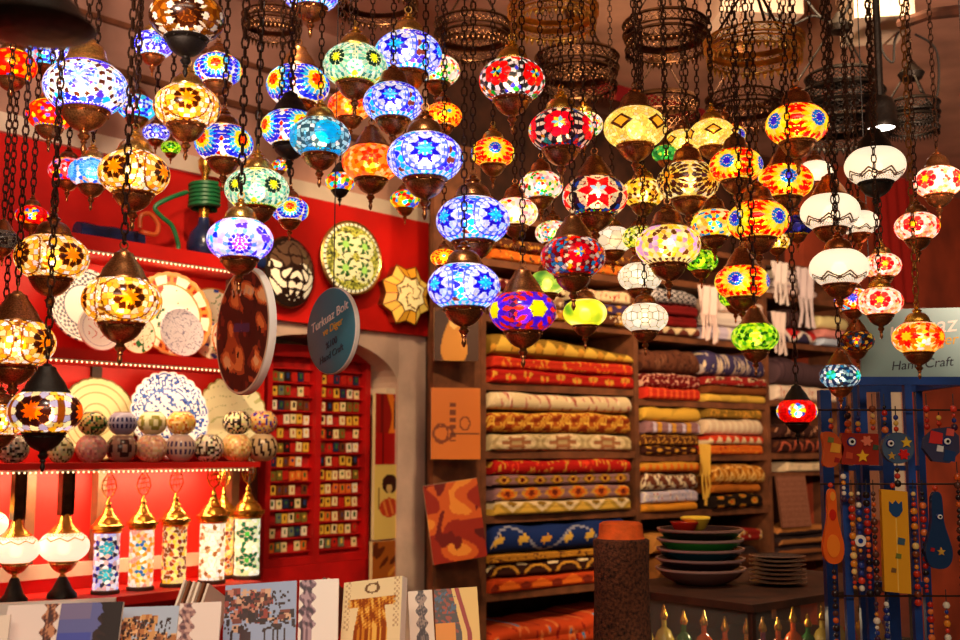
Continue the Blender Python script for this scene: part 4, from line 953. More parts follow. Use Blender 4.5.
plate(168, 418, 90, -.165, B3t, p_blue, 'blue and white scalloped plate in the middle of the bowl shelf', .05)
plate(231, 420, 84, -.215, B3t, p_cream, 'large cream plate with faint green flowers right of the blue one', .05)

# ------------------------------------------------------------------ candle bowls
def bowl(px, w, h, zb, colf, lab, d, tall=1.0):
    yb = 463
    zb += .0015
    x = L.hit(px, yb, d)[0]; p = at(L, x, d, zb); t = PT(px, yb, p.y)
    R = w / 2 * t / F; H = h * t / F
    pr = []
    for i in range(13):
        a = -PI / 2 * .72 + (PI / 2 * .72 + PI / 2 * .62) * i / 12
        pr.append((R * math.cos(a), math.sin(a)))
    lo, hi = pr[0][1], pr[-1][1]
    pr = [(r, (z - lo) / (hi - lo) * H) for r, z in pr]
    n = 40
    def cf(a, v): return tuple(colf(a, v))
    g = thing('candle_bowl', lab, 'bowl', p, (0, 0, LA), 'mosaic candle bowls on the red shelf')
    m = MB(); m.lathe(pr, n, cap=False, colf=cf)
    m.build('bowl_body', 'gloss', g)
    rt, zt_ = pr[-1]
    MB().lathe([(rt, zt_ - .001), (rt * 1.02, zt_ + .003), (rt * .88, zt_ + .003), (rt * .80, zt_ - H * .5), (.004, zt_ - H * .6)], 28, cap=False).build('rim', 'plaster', g)
    return H + .0045
rb = random.Random(5)
def spk(base, dots, pr=.3):
    def f(a, v):
        return rb.choice(dots) if rb.random() < pr else tuple(min(255, c * rb.uniform(.9, 1.08)) for c in base)
    return f
def flow(base, c2):
    def f(a, v):
        q = math.hypot(((a / (2 * PI) * 5) % 1 - .5), (v - .5))
        return c2 if q < .33 and not q < .12 else base
    return f
def band(base, c2):
    def f(a, v): return c2 if (.25 < v < .45 or .55 < v < .75) and math.sin(a * 20) > -.7 else base
    return f
def stripe(base, c2):
    def f(a, v): return c2 if math.sin(a * 12 + v * 8) > .2 and .2 < v < .8 else base
    return f
lower = [(91, spk((206, 140, 130), [(180, 100, 100), (230, 180, 160)], .3), 'pink speckled candle bowl under a gold dotted one'), (121, flow((150, 110, 96), (60, 30, 30)), 'brown candle bowl with dark flower under the navy banded one'),
 (151, spk((222, 168, 136), [(235, 200, 170), (200, 130, 110)]), 'peach candle bowl under the cream flowered one'), (180, band((190, 160, 150), (70, 50, 90)), 'violet banded candle bowl under an orange one'),
 (208, spk((225, 205, 180), [(40, 26, 24), (60, 40, 36), (120, 90, 70)], .45), 'single cream candle bowl with dark dots, nothing on top'), (236, spk((228, 176, 110), [(190, 130, 60), (245, 215, 150)]), 'honey coloured candle bowl under a dark dotted one'), (262, stripe((190, 160, 120), (50, 30, 26)), 'brown diagonally striped candle bowl at the right end of the shelf')]
upper = {91: (spk((200, 170, 100), [(50, 30, 20), (30, 20, 16), (60, 110, 50)], .45), 'gold candle bowl with dark dots, stacked on the pink one'), 121: (band((150, 140, 170), (30, 30, 80)), 'navy banded candle bowl stacked on the brown flowered one'),
 151: (flow((240, 226, 180), (150, 140, 60)), 'cream candle bowl with olive flowers stacked on the peach one'), 180: (spk((236, 180, 90), [(200, 100, 30), (250, 225, 160)], .4), 'orange candle bowl stacked on the violet banded one'),
 236: (spk((235, 215, 170), [(40, 24, 20), (30, 20, 20)], .5), 'cream bowl with dark dots stacked on the honey coloured one'), 262: (spk((225, 180, 110), [(130, 60, 160), (60, 50, 150), (190, 90, 40)], .4), 'rainbow speckled candle bowl stacked at the right end')}
for px, cf, lab in lower:
    H = bowl(px, 31, 26, B3t, cf, lab, -.05)
    if px in upper: bowl(px, 29, 22, B3t + H, upper[px][0], upper[px][1], -.05)
H = bowl(12, 32, 27, B3t, spk((150, 130, 110), [(40, 30, 26), (200, 180, 160)], .5), 'grey dotted candle bowl behind the lowest amber lantern', -.05)
bowl(60, 26, 24, B3t, spk((200, 190, 140), [(90, 80, 50)], .3), 'olive dotted candle bowl half hidden by the lowest amber lantern', -.05)

# ------------------------------------------------------------------ column lamps
def colmosaic(base, med, seed, nx=72, ny=64):
    rng = np.random.default_rng(seed)
    pts, cols = [], []
    for k in range(3):
        for zc in (.27, .73):
            u0 = k / 3
            for rho, n, pal in med:
                for j in range(n):
                    a = 2 * PI * j / n
                    pts.append((u0 + .15 * rho * math.cos(a), zc + .19 * rho * math.sin(a))); cols.append(pal[j % len(pal)])
    A = np.array(pts) if pts else np.zeros((0, 2))
    tr = 0
    while tr < 1400:
        tr += 1
        q = rng.uniform(0, 1, 2)
        if len(pts):
            B = np.array(pts); du = np.abs(B[:, 0] % 1 - q[0]); du = np.minimum(du, 1 - du)
            if np.min(np.hypot(du, (B[:, 1] - q[1]) * .8)) < .042: continue
        pts.append(tuple(q)); cols.append(base[rng.integers(len(base))])
    B = np.array(pts); cols = np.array(cols, float)
    U, V = np.meshgrid((np.arange(nx) + .5) / nx, (np.arange(ny) + .5) / ny)
    du = np.abs(U.ravel()[:, None] - (B[:, 0] % 1)[None]); du = np.minimum(du, 1 - du)
    d = np.hypot(du, (V.ravel()[:, None] - B[None, :, 1]) * .8)
    s = np.sort(d, 1); out = cols[np.argmin(d, 1)]
    out[s[:, 1] - s[:, 0] < .006] = (210, 190, 160)
    return out
def column_lamp(px, yb, w, yt, base, med, lab, seed, d=-.09):
    x = L.hit(px, yb, d)[0]; p = at(L, x, d, B4t); t = PT(px, yb, p.y)
    R = w / 2 * t / F; s = t / F
    H0 = 4 * s; H1 = 60 * s
    g = thing('column_lamp', lab, 'lamp', p, (0, 0, LA), 'mosaic column lamps')
    MB().lathe([(R * 1.12, 0), (R * 1.12, H0 * .8), (R * 1.0, H0)], 28).build('base', 'woodd', g)
    nx, ny = 72, 64
    vs = [(R * math.sin(2 * PI * (i / nx) ) , -R * math.cos(2 * PI * i / nx), H0 + (H1 - H0) * j / ny) for j in range(ny + 1) for i in range(nx)]
    fs = [(j * nx + i, j * nx + (i + 1) % nx, (j + 1) * nx + (i + 1) % nx, (j + 1) * nx + i) for j in range(ny) for i in range(nx)]
    m = MB(); m._add(vs, fs, [tuple(c) for c in colmosaic(base, med, seed)])
    m.build('glass_column', 'glowcol', g, rot=(0, 0, math.atan2(-p.x, p.y) - LA))
    MB().tube([(0, 0, H0 + .01), (0, 0, H1 * .8)], R * .3, 8).build('bulb', 'bulbdim', g)
    u = R * 1.06
    pr = [(u * 1.0, -.05 * u), (u * 1.12, .1 * u), (u * 1.02, .22 * u), (u * 1.22, .30 * u), (u * 1.26, .55 * u), (u * 1.08, .62 * u), (u * 1.0, .72 * u), (u * .92, .92 * u), (u * .70, 1.12 * u), (u * .72, 1.18 * u), (u * .46, 1.36 * u), (u * .36, 1.6 * u), (u * .40, 1.66 * u), (u * .26, 1.78 * u), (u * .2, 2.05 * u), (u * .24, 2.12 * u), (u * .13, 2.3 * u), (u * .05, 2.62 * u)]
    capo = MB().lathe([(r, z + H1) for r, z in pr], 30).build('cap', 'goldb', g)
    # pierced leaf on top
    lm_ = MB(); zc = H1 + 3.55 * u
    outl = [(0, -1.0 * u), (.35 * u, -.75 * u), (.62 * u, -.2 * u), (.5 * u, .35 * u), (.22 * u, .75 * u), (0, 1.15 * u), (-.22 * u, .75 * u), (-.5 * u, .35 * u), (-.62 * u, -.2 * u), (-.35 * u, -.75 * u)]
    lm_.tube([(a, 0, zc + b) for a, b in outl], .06 * u, 6, True)
    for q in (-.3, 0, .3): lm_.tube([(q * u, 0, zc - .6 * u), (q * .3 * u, 0, zc + .75 * u)], .035 * u, 5)
    for q in (-.4, 0, .35): lm_.tube([(-.45 * u, 0, zc + q * u), (.45 * u, 0, zc + (q + .1) * u)], .035 * u, 5)
    lm_.build('pierced_leaf', 'goldb', capo)
mb_blue = [(.0, 1, [(60, 190, 210)]), (.45, 7, [(40, 150, 170)]), (.95, 10, [(40, 30, 130), (50, 40, 60)])]
mb_or = [(.0, 1, [(40, 90, 170)]), (.35, 6, [(230, 190, 60), (40, 110, 160)]), (.9, 10, [(240, 150, 30)])]
mb_ye = [(.0, 1, [(250, 190, 60)]), (.45, 6, [(130, 40, 20), (240, 200, 80)]), (.95, 9, [(110, 60, 20), (250, 220, 120)])]
mb_wh = [(.0, 1, [(255, 250, 230)]), (.5, 6, [(255, 245, 220)]), (1.0, 9, [(150, 90, 40), (255, 240, 210)])]
mb_gr = [(.0, 1, [(60, 160, 60)]), (.5, 7, [(20, 90, 50)]), (.95, 10, [(225, 230, 190), (30, 100, 60)])]
column_lamp(105, 594, 25, 537, [(240, 235, 255), (190, 190, 250), (250, 250, 250), (220, 170, 170)], mb_blue, 'column lamp with teal medallions on bluish white glass, first of the row', 1)
column_lamp(140, 594, 24, 537, [(250, 235, 215), (230, 150, 130), (250, 215, 150), (255, 250, 240)], mb_or, 'column lamp with orange medallions, second of the row', 2)
column_lamp(173, 592, 24, 537, [(246, 196, 60), (180, 90, 30), (250, 225, 130), (120, 60, 20)], mb_ye, 'amber column lamp with brown petals, third of the row', 3)
column_lamp(211, 590, 25, 537, [(255, 246, 225), (250, 236, 205), (255, 250, 240), (190, 140, 90)], mb_wh, 'white column lamp with brown specks, fourth of the row', 4, -.07)
column_lamp(221, 586, 22, 537, [(240, 150, 40), (250, 190, 80), (200, 90, 20)], mb_ye, 'orange column lamp tucked behind the white one', 5, -.18)
column_lamp(246, 590, 25, 537, [(240, 240, 200), (210, 230, 160), (250, 250, 230)], mb_gr, 'column lamp with green medallions beside the magnet cabinet', 6, -.1)

# ------------------------------------------------------------------ white sconce lamps hanging from the bowl shelf
def sconce(px, py, w, lab, d):
    x, z = L.hit(px, py, d); p = at(L, x, d, z); t = PT(px, py, p.y); R = w / 2 * t / F
    g = thing('hanging_sconce_lamp', lab, 'lamp', p, (0, 0, LA), 'white globe lamps under the bowl shelf')
    nx = 60
    c = milk_lace(STY['milk_plain'], 0).reshape(NLAT, NLON, 3)
    tri = np.abs(((GLON * 9 / (2 * PI)) % 1) - .5) * 2
    c[(np.abs(GLAT - (.36 + .22 * tri)) < .04)] = (150, 100, 50); c[(GLAT > .66) & (np.sin(GLON * 30) * np.sin(GLAT * 40) > 0)] = (150, 100, 50)
    link('globe', globe_mesh(c.reshape(-1, 3)), 'milk', g, scale=R)
    MB().lathe([(.62 * R, .5 * R), (.66 * R, .56 * R), (.5 * R, .72 * R), (.3 * R, .9 * R), (.2 * R, 1.25 * R), (.17 * R, 1.3 * R)], 24).build('cap', 'goldb', g)
    zt_ = B3b - z - .002
    n = MB(); n.box((0, 0, (1.25 * R + zt_) / 2), (.34 * R, .34 * R, zt_ - 1.25 * R)); n.box((-.24 * R, 0, (1.25 * R + zt_) / 2), (.07 * R, .4 * R, zt_ - 1.25 * R)); n.box((.24 * R, 0, (1.25 * R + zt_) / 2), (.07 * R, .4 * R, zt_ - 1.25 * R))
    n.build('neck', 'ringdark', g)
    link('cup', lm('cup', 'brass'), None, g, scale=R)
    zb = B4t - z + .0015
    MB().lathe([(.6 * R, zb), (.58 * R, zb + .15 * R), (.4 * R, zb + .35 * R), (.2 * R, -1.3 * R), (.14 * R, -1.22 * R)], 20).build('base', 'blackm', g)
    link('bulb', LM['bulb'], 'bulb', g, scale=R)
sconce(64, 546, 49, 'white globe lamp with gold lace top nearest to the column lamps', -.09)
sconce(16, 549, 46, 'white globe lamp with gold lace top at the left, second from the column lamps', -.09)
sconce(-14, 524, 42, 'white globe lamp mostly cut by the left picture edge', -.19)

# ------------------------------------------------------------------ hookah, hoses, things on the top shelf
zb = B1t
x, _ = L.hit(203, 245, -.1)
hk = thing('hookah', 'navy glass hookah with green hose wound around its neck on the top shelf', 'hookah', at(L, x, -.1, zb), (0, 0, LA))
MB().lathe([(.05, 0), (.06, .01), (.065, .05), (.05, .10), (.025, .13), (.02, .16)], 24).build('vase', 'navy', hk)
MB().lathe([(.018, .15), (.022, .2), (.014, .24), (.02, .28), (.012, .33), (.026, .36), (.03, .39), (.01, .42)], 18).build('stem', 'goldb', hk)
hp = []
for i in range(60):
    a = i * .62; hp.append((.055 * math.cos(a), .055 * math.sin(a), .20 + .0016 * i))
MB().tube(hp, .011, 6).build('hose_coil', 'green', hk)
def hose(pts, r, m, lab):
    c = MB()
    w = [at(L, *L.hit(px, py, d)[:1], d, L.hit(px, py, d)[1]) for px, py, d in pts]
    sm = []
    n = len(w)
    for i in range(n - 1):
        p0, p1, p2, p3 = w[max(0, i - 1)], w[i], w[i + 1], w[min(n - 1, i + 2)]
        for k in range(8):
            t = k / 8
            sm.append(.5 * ((2 * p1) + (p2 - p0) * t + (2 * p0 - 5 * p1 + 4 * p2 - p3) * t * t + (3 * p1 - p0 - 3 * p2 + p3) * t ** 3))
    sm.append(w[-1])
    o = c.tube(sm, r, 8).build('hookah_hose', m)
    return tag(o, lab, 'hose')
hose([(187, 192, -.04), (170, 198, -.04), (155, 207, -.05), (162, 217, -.05), (172, 226, -.05), (178, 243, -.05), (178, 250, -.05)], .009, 'green', 'green hookah hose looping over the top red shelf')
hose([(140, 228, -.06), (141, 216, -.06), (150, 214, -.06), (158, 224, -.06), (156, 234, -.06), (146, 233, -.06), (140, 231, -.08)], .009, 'orange', 'orange hookah hose loop left of the green one')
def wad(px0, px1, h, m, lab, d, name='bolster'):
    x0, x1 = L.hit(px0, 245, d)[0], L.hit(px1, 245, d)[0]
    n = 16; mb = MB(); hm = h * 3.9 / F
    pr = [(.02, 0)] + [(hm / 2 * (.95 + .05 * math.sin(i * .9)), (x1 - x0) * i / n) for i in range(n + 1)] + [(.02, x1 - x0)]
    mb.lathe(pr, 18)
    o = mb.build(name, m, None, at(L, x0, d, zb + hm / 2 * 1.01))
    o.rotation_euler = (Matrix.Rotation(LA, 3, 'Z') @ Matrix.Rotation(PI / 2, 3, 'Y')).to_euler()
    tag(o, lab, 'bolster')
wad(76, 140, 22, 'navy', 'dark blue bolster lying on the top red shelf behind the lanterns', -.16)
wad(218, 262, 18, 'navy', 'dark blue bolster on the top shelf right of the hookah', -.16)

# ------------------------------------------------------------------ magnet cabinet
CB = WD - .12
x0 = L.hit(266, 450, CB)[0]; x1 = L.hit(370, 450, CB)[0]; zb0 = zat(320, 563, CB); zt0 = zat(368, 352, CB)
mx = L.hit(318, 450, CB)[0]
cab = thing('magnet_cabinet', 'red arched display cabinet full of small magnets inside the niche', 'cabinet', at(L, 0, CB, 0), (0, 0, LA))
def cbx(name, m, xa, xb, za, zb_, d0=.0, d1=-.05):
    MB().box(((xa + xb) / 2, -(d0 + d1) / 2, (za + zb_) / 2), (xb - xa, abs(d1 - d0), zb_ - za)).build(name, m, cab)
W_ = x1 - x0; ztc = zat(316, 346, CB)
apts = [(x0 + W_ * i / 20, zt0 + (ztc - zt0) * math.sin(PI * i / 20)) for i in range(21)]
MB().prism([(x0, zb0)] + apts + [(x1, zb0)], .045, .055).build('back_panel', 'redd', cab)
cbx('side_frame', 'redc', x0, x0 + .03, zb0, zt0); cbx('side_frame', 'redc', x1 - .03, x1, zb0, zt0)
cbx('middle_post', 'redc', mx - .018, mx + .018, zb0, ztc - .01)
cbx('bottom_rail', 'redc', x0 + .03, x1 - .03, zb0, zb0 + .035)
tf = MB(); 
ap2 = [(a, b - .055) for a, b in apts]
for i in range(20):
    tf.prism([ap2[i], ap2[i + 1], apts[i + 1], apts[i]], 0, .05)
tf.build('arched_top', 'redc', cab)
rows_y = [372 - 14 * .4 + 13.6 * i - 14 for i in range(15)]
rowz = [zat(342, y, CB) for y in rows_y]
for z in rowz[1:]:
    for (xa, xb) in ((x0 + .03, mx - .018), (mx + .018, x1 - .03)):
        if z - .030 > zb0 + .035: cbx('ledge', 'redc', xa, xb, z - .030, z - .024, -.02, -.045)
lbox('cabinet_base', 'redc', x0, x1, CB, CB - .1, 0.001, zb0 - .001, kind=False)
tag(bpy.data.objects['cabinet_base'], 'plain red base under the magnet cabinet', 'cabinet')
rm = random.Random(3)
MC = [('cream', (236, 214, 160)), ('white', (240, 226, 200)), ('yellow', (226, 176, 60)), ('olive', (120, 104, 40)), ('dark blue', (34, 44, 76)), ('brown', (110, 56, 28)), ('orange', (226, 110, 40)), ('black', (34, 24, 22)), ('grey green', (110, 120, 90)), ('red', (190, 34, 24))]
MWT = [7, 5, 5, 3, 1, 3, 4, 2, 2, 3]
ORD = ['top', 'second', 'third', 'fourth', 'fifth', 'sixth', 'seventh', 'eighth', 'ninth', 'tenth', 'eleventh', 'twelfth', 'thirteenth', 'fourteenth', 'bottom']
POS = ['first', 'second', 'third', 'fourth', 'fifth', 'sixth']
mag_cache = {}
def magnet_mesh(ci, k):
    if (ci, k) in mag_cache: return mag_cache[(ci, k)]
    r = random.Random(ci * 10 + k); c = MC[ci][1]
    w, h = .030, .042
    m = MB(); m.cur = c; m.box((0, -.003, 0), (w, .006, h))
    ink = [(180, 30, 20), (40, 30, 30), (40, 60, 110), (60, 100, 50), (230, 190, 80)][r.randrange(5)]
    m.smooth = False
    if k == 0: m.lathe([(.008, 0), (.008, .002)], 12, (0, 0, 0)); 
    def fn(U, V):
        o = np.empty(U.shape + (3,)); o[:] = c
        if k == 0: msk = np.hypot(U - .5, (V - .6) * 1.4) < .28
        elif k == 1: msk = (np.abs(U - .5) < .3) & (np.abs(V - .55) < .3)
        else: msk = (np.abs(U - .5) < .16) & (V > .25) & (V < .85)
        o[msk] = ink
        return o
    m.v, m.f, m.c, m.sm = [], [], [], []
    m.cur = c; m.box((0, -.003, 0), (w, .006, h)); m.panel(w * .9, h * .9, 8, 10, fn, y=-.0064, z0=-h * .45)
    mag_cache[(ci, k)] = m.mesh('fridge_magnet')
    return mag_cache[(ci, k)]
nm = 0
for ri, z in enumerate(rowz):
    for half, (xa, xb) in enumerate(((x0 + .045, mx - .03), (mx + .03, x1 - .045))):
        n = 6
        for k in range(n):
            x = xa + (xb - xa) * (k + .5) / n
            q = (x - x0) / W_; zar = zt0 + (ztc - zt0) * math.sin(PI * min(1, max(0, q))) - .07
            if z + .02 > zar or z - .02 < zb0 + .03: continue
            if rm.random() < (.14 if half == 0 else .05): continue
            ci = rm.choices(range(len(MC)), MWT)[0]
            o = link('fridge_magnet', magnet_mesh(ci, rm.randrange(3)), 'print', None, at(L, x + rm.uniform(-.003, .003), CB - .036, z + rm.uniform(-.003, .003)), (0, rm.uniform(-.08, .08), LA))
            tag(o, f"{MC[ci][0]} magnet, {ORD[ri]} row, {POS[k]} from the left in the {'left' if half == 0 else 'right'} cabinet half", 'magnet', 'magnets in the red cabinet')
            nm += 1
print('magnets', nm)
# canvases in the niche
def canvas(frame, pxa, pxb, ya, yb, d, fn, lab, mt='print', th=.02, turn=0.0, tilt=0.0, edge=(236, 214, 160), name='canvas_picture'):
    pm, ym = (pxa + pxb) / 2, (ya + yb) / 2
    x, z = frame.hit(pm, ym, d); p = frame.w(x, d, z); t = PT(pm, ym, p.y)
    h = (yb - ya) * t / F
    xa = frame.hit(pxa, ym, d)[0]; xb = frame.hit(pxb, ym, d)[0]
    w = xb - xa
    if turn: w = (pxb - pxa) * t / F / abs(math.cos(frame.a + turn - math.atan2(p.x, p.y) * 0))
    g = thing(name, lab, 'picture', p, group=None)
    g.rotation_euler = (Matrix.Rotation(frame.a + turn, 3, 'Z') @ Matrix.Rotation(tilt, 3, 'Y')).to_euler()
    MB().box((0, 0, 0), (w, th, h), col=edge).build('stretcher_frame', 'print', g)
    MB().panel(w, h, 40, 52, fn, y=-th / 2 - .001, z0=-h / 2).build('painted_face', mt, g)
    return g
def f_red(U, V):
    o = sel((150, 22, 16), [], U.shape)
    o[(np.abs(U - .62 + .12 * np.sin(V * 7)) < .12) & (V > .45)] = (226, 120, 30)
    o[(np.abs(U - .75) < .06) & (V > .5) & (V < .9)] = (30, 20, 20)
    o[(np.abs(U - .25) < .05)] = (110, 14, 12)
    o[V < .45] = (170, 16, 14)
    o[(V < .45) & (np.abs(U - .3) < .02)] = (90, 10, 10)
    return o
def f_sage(U, V):
    o = sel((236, 204, 110), [], U.shape)
    o[np.hypot((U - .52) / .26, (V - .74) / .13) < 1] = (60, 24, 20)
    o[(np.hypot((U - .5) / .1, (V - .68) / .06) < 1)] = (220, 180, 110)
    o[np.hypot((U - .5) / .32, (V - .42) / .13) < 1] = (196, 60, 30)
    o[(np.hypot((U - .5) / .3, (V - .42) / .11) < 1) & (np.sin(U * 30 + V * 22) > .3)] = (230, 130, 60)
    o[((np.abs(U - .15) < .015) | (np.abs(U - .84) < .015)) & (V > .4) & (V < .7)] = (150, 110, 50)
    return o
def f_brown(U, V):
    n = noise2(U, V, 4, 9)
    o = sel((170, 90, 30), [(n > .4, (216, 140, 50)), (n < -.5, (96, 40, 16))], U.shape)
    return o
canvas(L, 374, 400, 394, 464, WD - .03, f_red, 'dark red painting with orange figure hanging in the niche')
canvas(L, 373, 402, 465, 538, WD - .02, f_sage, 'cream canvas of a turbaned head above a red robe under the dark red painting')
canvas(L, 371, 402, 541, 580, WD - .02, f_brown, 'small brown canvas at the bottom of the niche')

# ------------------------------------------------------------------ lit wall ornaments on the red panel
WP = WD + .03
x, z = L.hit(352, 258, WP + .07)
g = thing('wall_sconce', 'round green mosaic disc lamp with four flowers on the red panel', 'lamp', at(L, x, WP + .07, z))
g.rotation_euler = (0, 0, LA - .08)
t = PT(352, 258, g.location.y); R = 36 * t / F
def f_disc(r, a):
    x, y = xy(r, a)
    o = sel((200, 190, 70), [], r.shape)
    n = noise2(x, y, 7, 34)
    o[n > .2] = (110, 110, 30); o[n < -.5] = (44, 44, 14)
    for k in range(4):
        c = (.46 * math.cos(PI / 4 + k * PI / 2), .46 * math.sin(PI / 4 + k * PI / 2))
        dx, dy = x - c[0], y - c[1]; q = np.hypot(dx, dy); an = np.arctan2(dy, dx)
        o[(q < .36) & (n > -.5)] = (240, 232, 160)
        pet = .17 + .09 * np.cos(an * 6)
        o[q < pet] = (40, 96, 24); o[q < .1] = (170, 220, 90)
    o[r > .9] = (60, 44, 20)
    o[(r > .9) & (np.sin(a * 40) > -.2)] = (250, 240, 190)
    return o
def disc_mb(R, fn, dep, nr=30, na=120):
    rr = np.linspace(.01, 1, nr + 1); vs = []; fs = []
    for r in rr:
        for k in range(na):
            a = 2 * PI * k / na; vs.append((R * r * math.cos(a), -dep * R * (1 - r * r), R * r * math.sin(a)))
    for i in range(nr):
        for k in range(na): fs.append((i * na + k, i * na + (k + 1) % na, (i + 1) * na + (k + 1) % na, (i + 1) * na + k))
    rho, ang = np.meshgrid((rr[:-1] + rr[1:]) / 2, (np.arange(na) + .5) / na * 2 * PI, indexing='ij')
    m = MB(); m._add(vs, fs, [tuple(c) for c in np.asarray(fn(rho, ang)).reshape(-1, 3)])
    return m
def lx(m):   # lathe axis z -> y
    m.v = [(x, z, y) for x, y, z in m.v]; return m
disc_mb(R, f_disc, .2).build('mosaic_face', 'glowwall', g)
lx(MB().lathe([(R * .99, .0), (R * 1.03, .01), (R * .98, .03), (R * .75, .07)], 48)).build('back_shell', 'bronze', g)
lx(MB().lathe([(R, -.006), (R * 1.05, .0), (R, .008), (R * .96, 0), (R, -.006)], 48, cap=False)).build('beaded_rim', 'brass', g)

x, z = L.hit(290, 272, WP + .05)
g = thing('wall_sconce', 'dark round metal lamp with cream scrollwork glowing at its lower half', 'lamp', at(L, x, WP + .05, z))
g.rotation_euler = (0, 0, LA + .12)
t = PT(290, 272, g.location.y); R = 35 * t / F
def f_scroll(r, a):
    x, y = xy(r, a)
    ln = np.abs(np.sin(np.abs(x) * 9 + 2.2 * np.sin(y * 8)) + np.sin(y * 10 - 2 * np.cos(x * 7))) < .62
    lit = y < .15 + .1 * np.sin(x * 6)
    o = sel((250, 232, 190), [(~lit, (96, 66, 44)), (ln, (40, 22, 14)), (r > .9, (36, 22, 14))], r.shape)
    o[np.abs(np.hypot(x / .3, (y + .35) / .42) - 1) < .12] = (40, 22, 14)
    return o
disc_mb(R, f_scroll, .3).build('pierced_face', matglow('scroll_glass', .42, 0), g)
lx(MB().lathe([(R * .99, 0), (R * 1.04, .01), (R * .9, .045)], 40)).build('back_shell', 'bronze', g)

x, z = L.hit(406, 295, WP + .06)
g = thing('wall_sconce', 'gold eight pointed star lamp on the red panel', 'lamp', at(L, x, WP + .06, z))
g.rotation_euler = (0, 0, LA - .1)
t = PT(406, 295, g.location.y); R = 32 * t / F
m = MB(); m.smooth = False
star = [(R * (1.0 if k % 2 == 0 else .80) * math.cos(PI * k / 8 + PI / 8), R * (1.0 if k % 2 == 0 else .80) * math.sin(PI * k / 8 + PI / 8)) for k in range(16)]
star2 = [(a * .60 , b * .60) for a, b in star]
for k in range(16):
    a, b = star[k], star[(k + 1) % 16]; c, d_ = star2[k], star2[(k + 1) % 16]
    m.cur = (228, 150, 34) if (k // 2) % 2 else (244, 186, 70)
    m._add([(a[0], 0, a[1]), (b[0], 0, b[1]), (d_[0], -.035, d_[1]), (c[0], -.035, c[1])], [(0, 1, 2, 3)])
m.build('star_facets', 'glowwall', g)
def f_starc(U, V):
    n = noise2(U, V, 6, 40)
    return sel((250, 214, 120), [(n > .75, (120, 70, 20))], U.shape)
m = MB(); m.smooth = False
for i in range(8):
    for k in range(16):
        r0, r1 = i / 8, (i + 1) / 8
        p = [(star2[k][0] * r0, star2[k][1] * r0), (star2[(k + 1) % 16][0] * r0, star2[(k + 1) % 16][1] * r0), (star2[(k + 1) % 16][0] * r1, star2[(k + 1) % 16][1] * r1), (star2[k][0] * r1, star2[k][1] * r1)]
        m.cur = (110, 66, 20) if (i * 7 + k * 3) % 5 == 0 else (252, 222, 140)
        f = lambda r: -.035 - .012 * (1 - r * r)
        m._add([(p[0][0], f(r0), p[0][1]), (p[1][0], f(r0), p[1][1]), (p[2][0], f(r1), p[2][1]), (p[3][0], f(r1), p[3][1])], [(0, 1, 2, 3)] if i else [(0, 2, 3)])
m.build('centre_glass', 'glowwall', g)
rimm = MB()
rimm.tube([(a, -.036, b) for a, b in star2], .0035, 6, True)
rimm.tube([(a, 0, b) for a, b in star], .004, 6, True)
for k in range(16): rimm.tube([(star[k][0], 0, star[k][1]), (star2[k][0], -.036, star2[k][1])], .0028, 6)
rimm.build('metal_ribs', 'bronze', g)
MB().prism([(a * .95, b * .95) for a, b in star], .002, .055).build('back_shell', 'bronze', g)

# ------------------------------------------------------------------ hanging discs with writing
def text_mesh(name, s, size, m, parent, loc, rotz=0.0, shear=.25, align='CENTER', ext=.0006):
    cu = bpy.data.curves.new(name, 'FONT')
    cu.body = s; cu.size = size; cu.align_x = align; cu.shear = shear; cu.extrude = ext
    tmp = bpy.data.objects.new('tmp', cu); COL.objects.link(tmp)
    bpy.context.view_layer.update()
    me = bpy.data.meshes.new_from_object(tmp.evaluated_get(bpy.context.evaluated_depsgraph_get()))
    bpy.data.objects.remove(tmp); bpy.data.curves.remove(cu)
    me.materials.clear(); me.materials.append(M[m])
    o = bpy.data.objects.new(name, me); o.parent = parent; o.location = loc
    o.rotation_euler = (PI / 2, -rotz, 0)
    COL.objects.link(o)
    return o
def oval(R, sx, sz, th, m_):
    m_.lathe([(R * .97, -th / 2), (R, -th / 2 + .003), (R, th / 2 - .003), (R * .97, th / 2)], 72)
    m_.v = [(x * sx, z, y * sz) for x, y, z in m_.v]
    return m_
Y = 3.0
p = P(333, 331, Y); t = PT(333, 331, Y); R = 43.5 * t / F
g = thing('hanging_sign', 'round teal shop sign with white, yellow and dark writing hanging before the cabinet', 'sign', p)
ang = -math.acos(24 / 43.5) - math.atan2(p.x, p.y)
g.rotation_euler = (0, 0, ang)
th = .022
oval(R * .985, 1, 1, th, MB()).build('sign_board', 'teal', g)
oval(R, 1, 1, th * .8, MB()).build('white_edge', 'white', g)
yy = -th / 2 - .001
text_mesh('lettering', 'Turkuaz Bolt', R * .30, 'txtw', g, (.0 * R, yy, R * .22), .30)
text_mesh('lettering', 've Diger', R * .24, 'txty', g, (.14 * R, yy, R * -.0), .30)
text_mesh('lettering', '%100', R * .22, 'txtd', g, (.1 * R, yy, R * -.36), .30)
text_mesh('lettering', 'Hand Craft', R * .22, 'txtd', g, (.1 * R, yy, R * -.62), .30)
MB().tube([(0, 0, R), (0, 0, CEIL - p.z)], .0016, 6).build('hanging_wire', 'cable', g)
Y = 2.75
p = P(245, 331, Y); t = PT(245, 331, Y); R = 64 * t / F
g = thing('hanging_disc', 'brown oval disc painted with orange blotches hanging left of the teal sign', 'disc', p)
ang = -math.acos(26 / 64) - math.atan2(p.x, p.y)
g.rotation_euler = (0, .08, ang)
th = .02
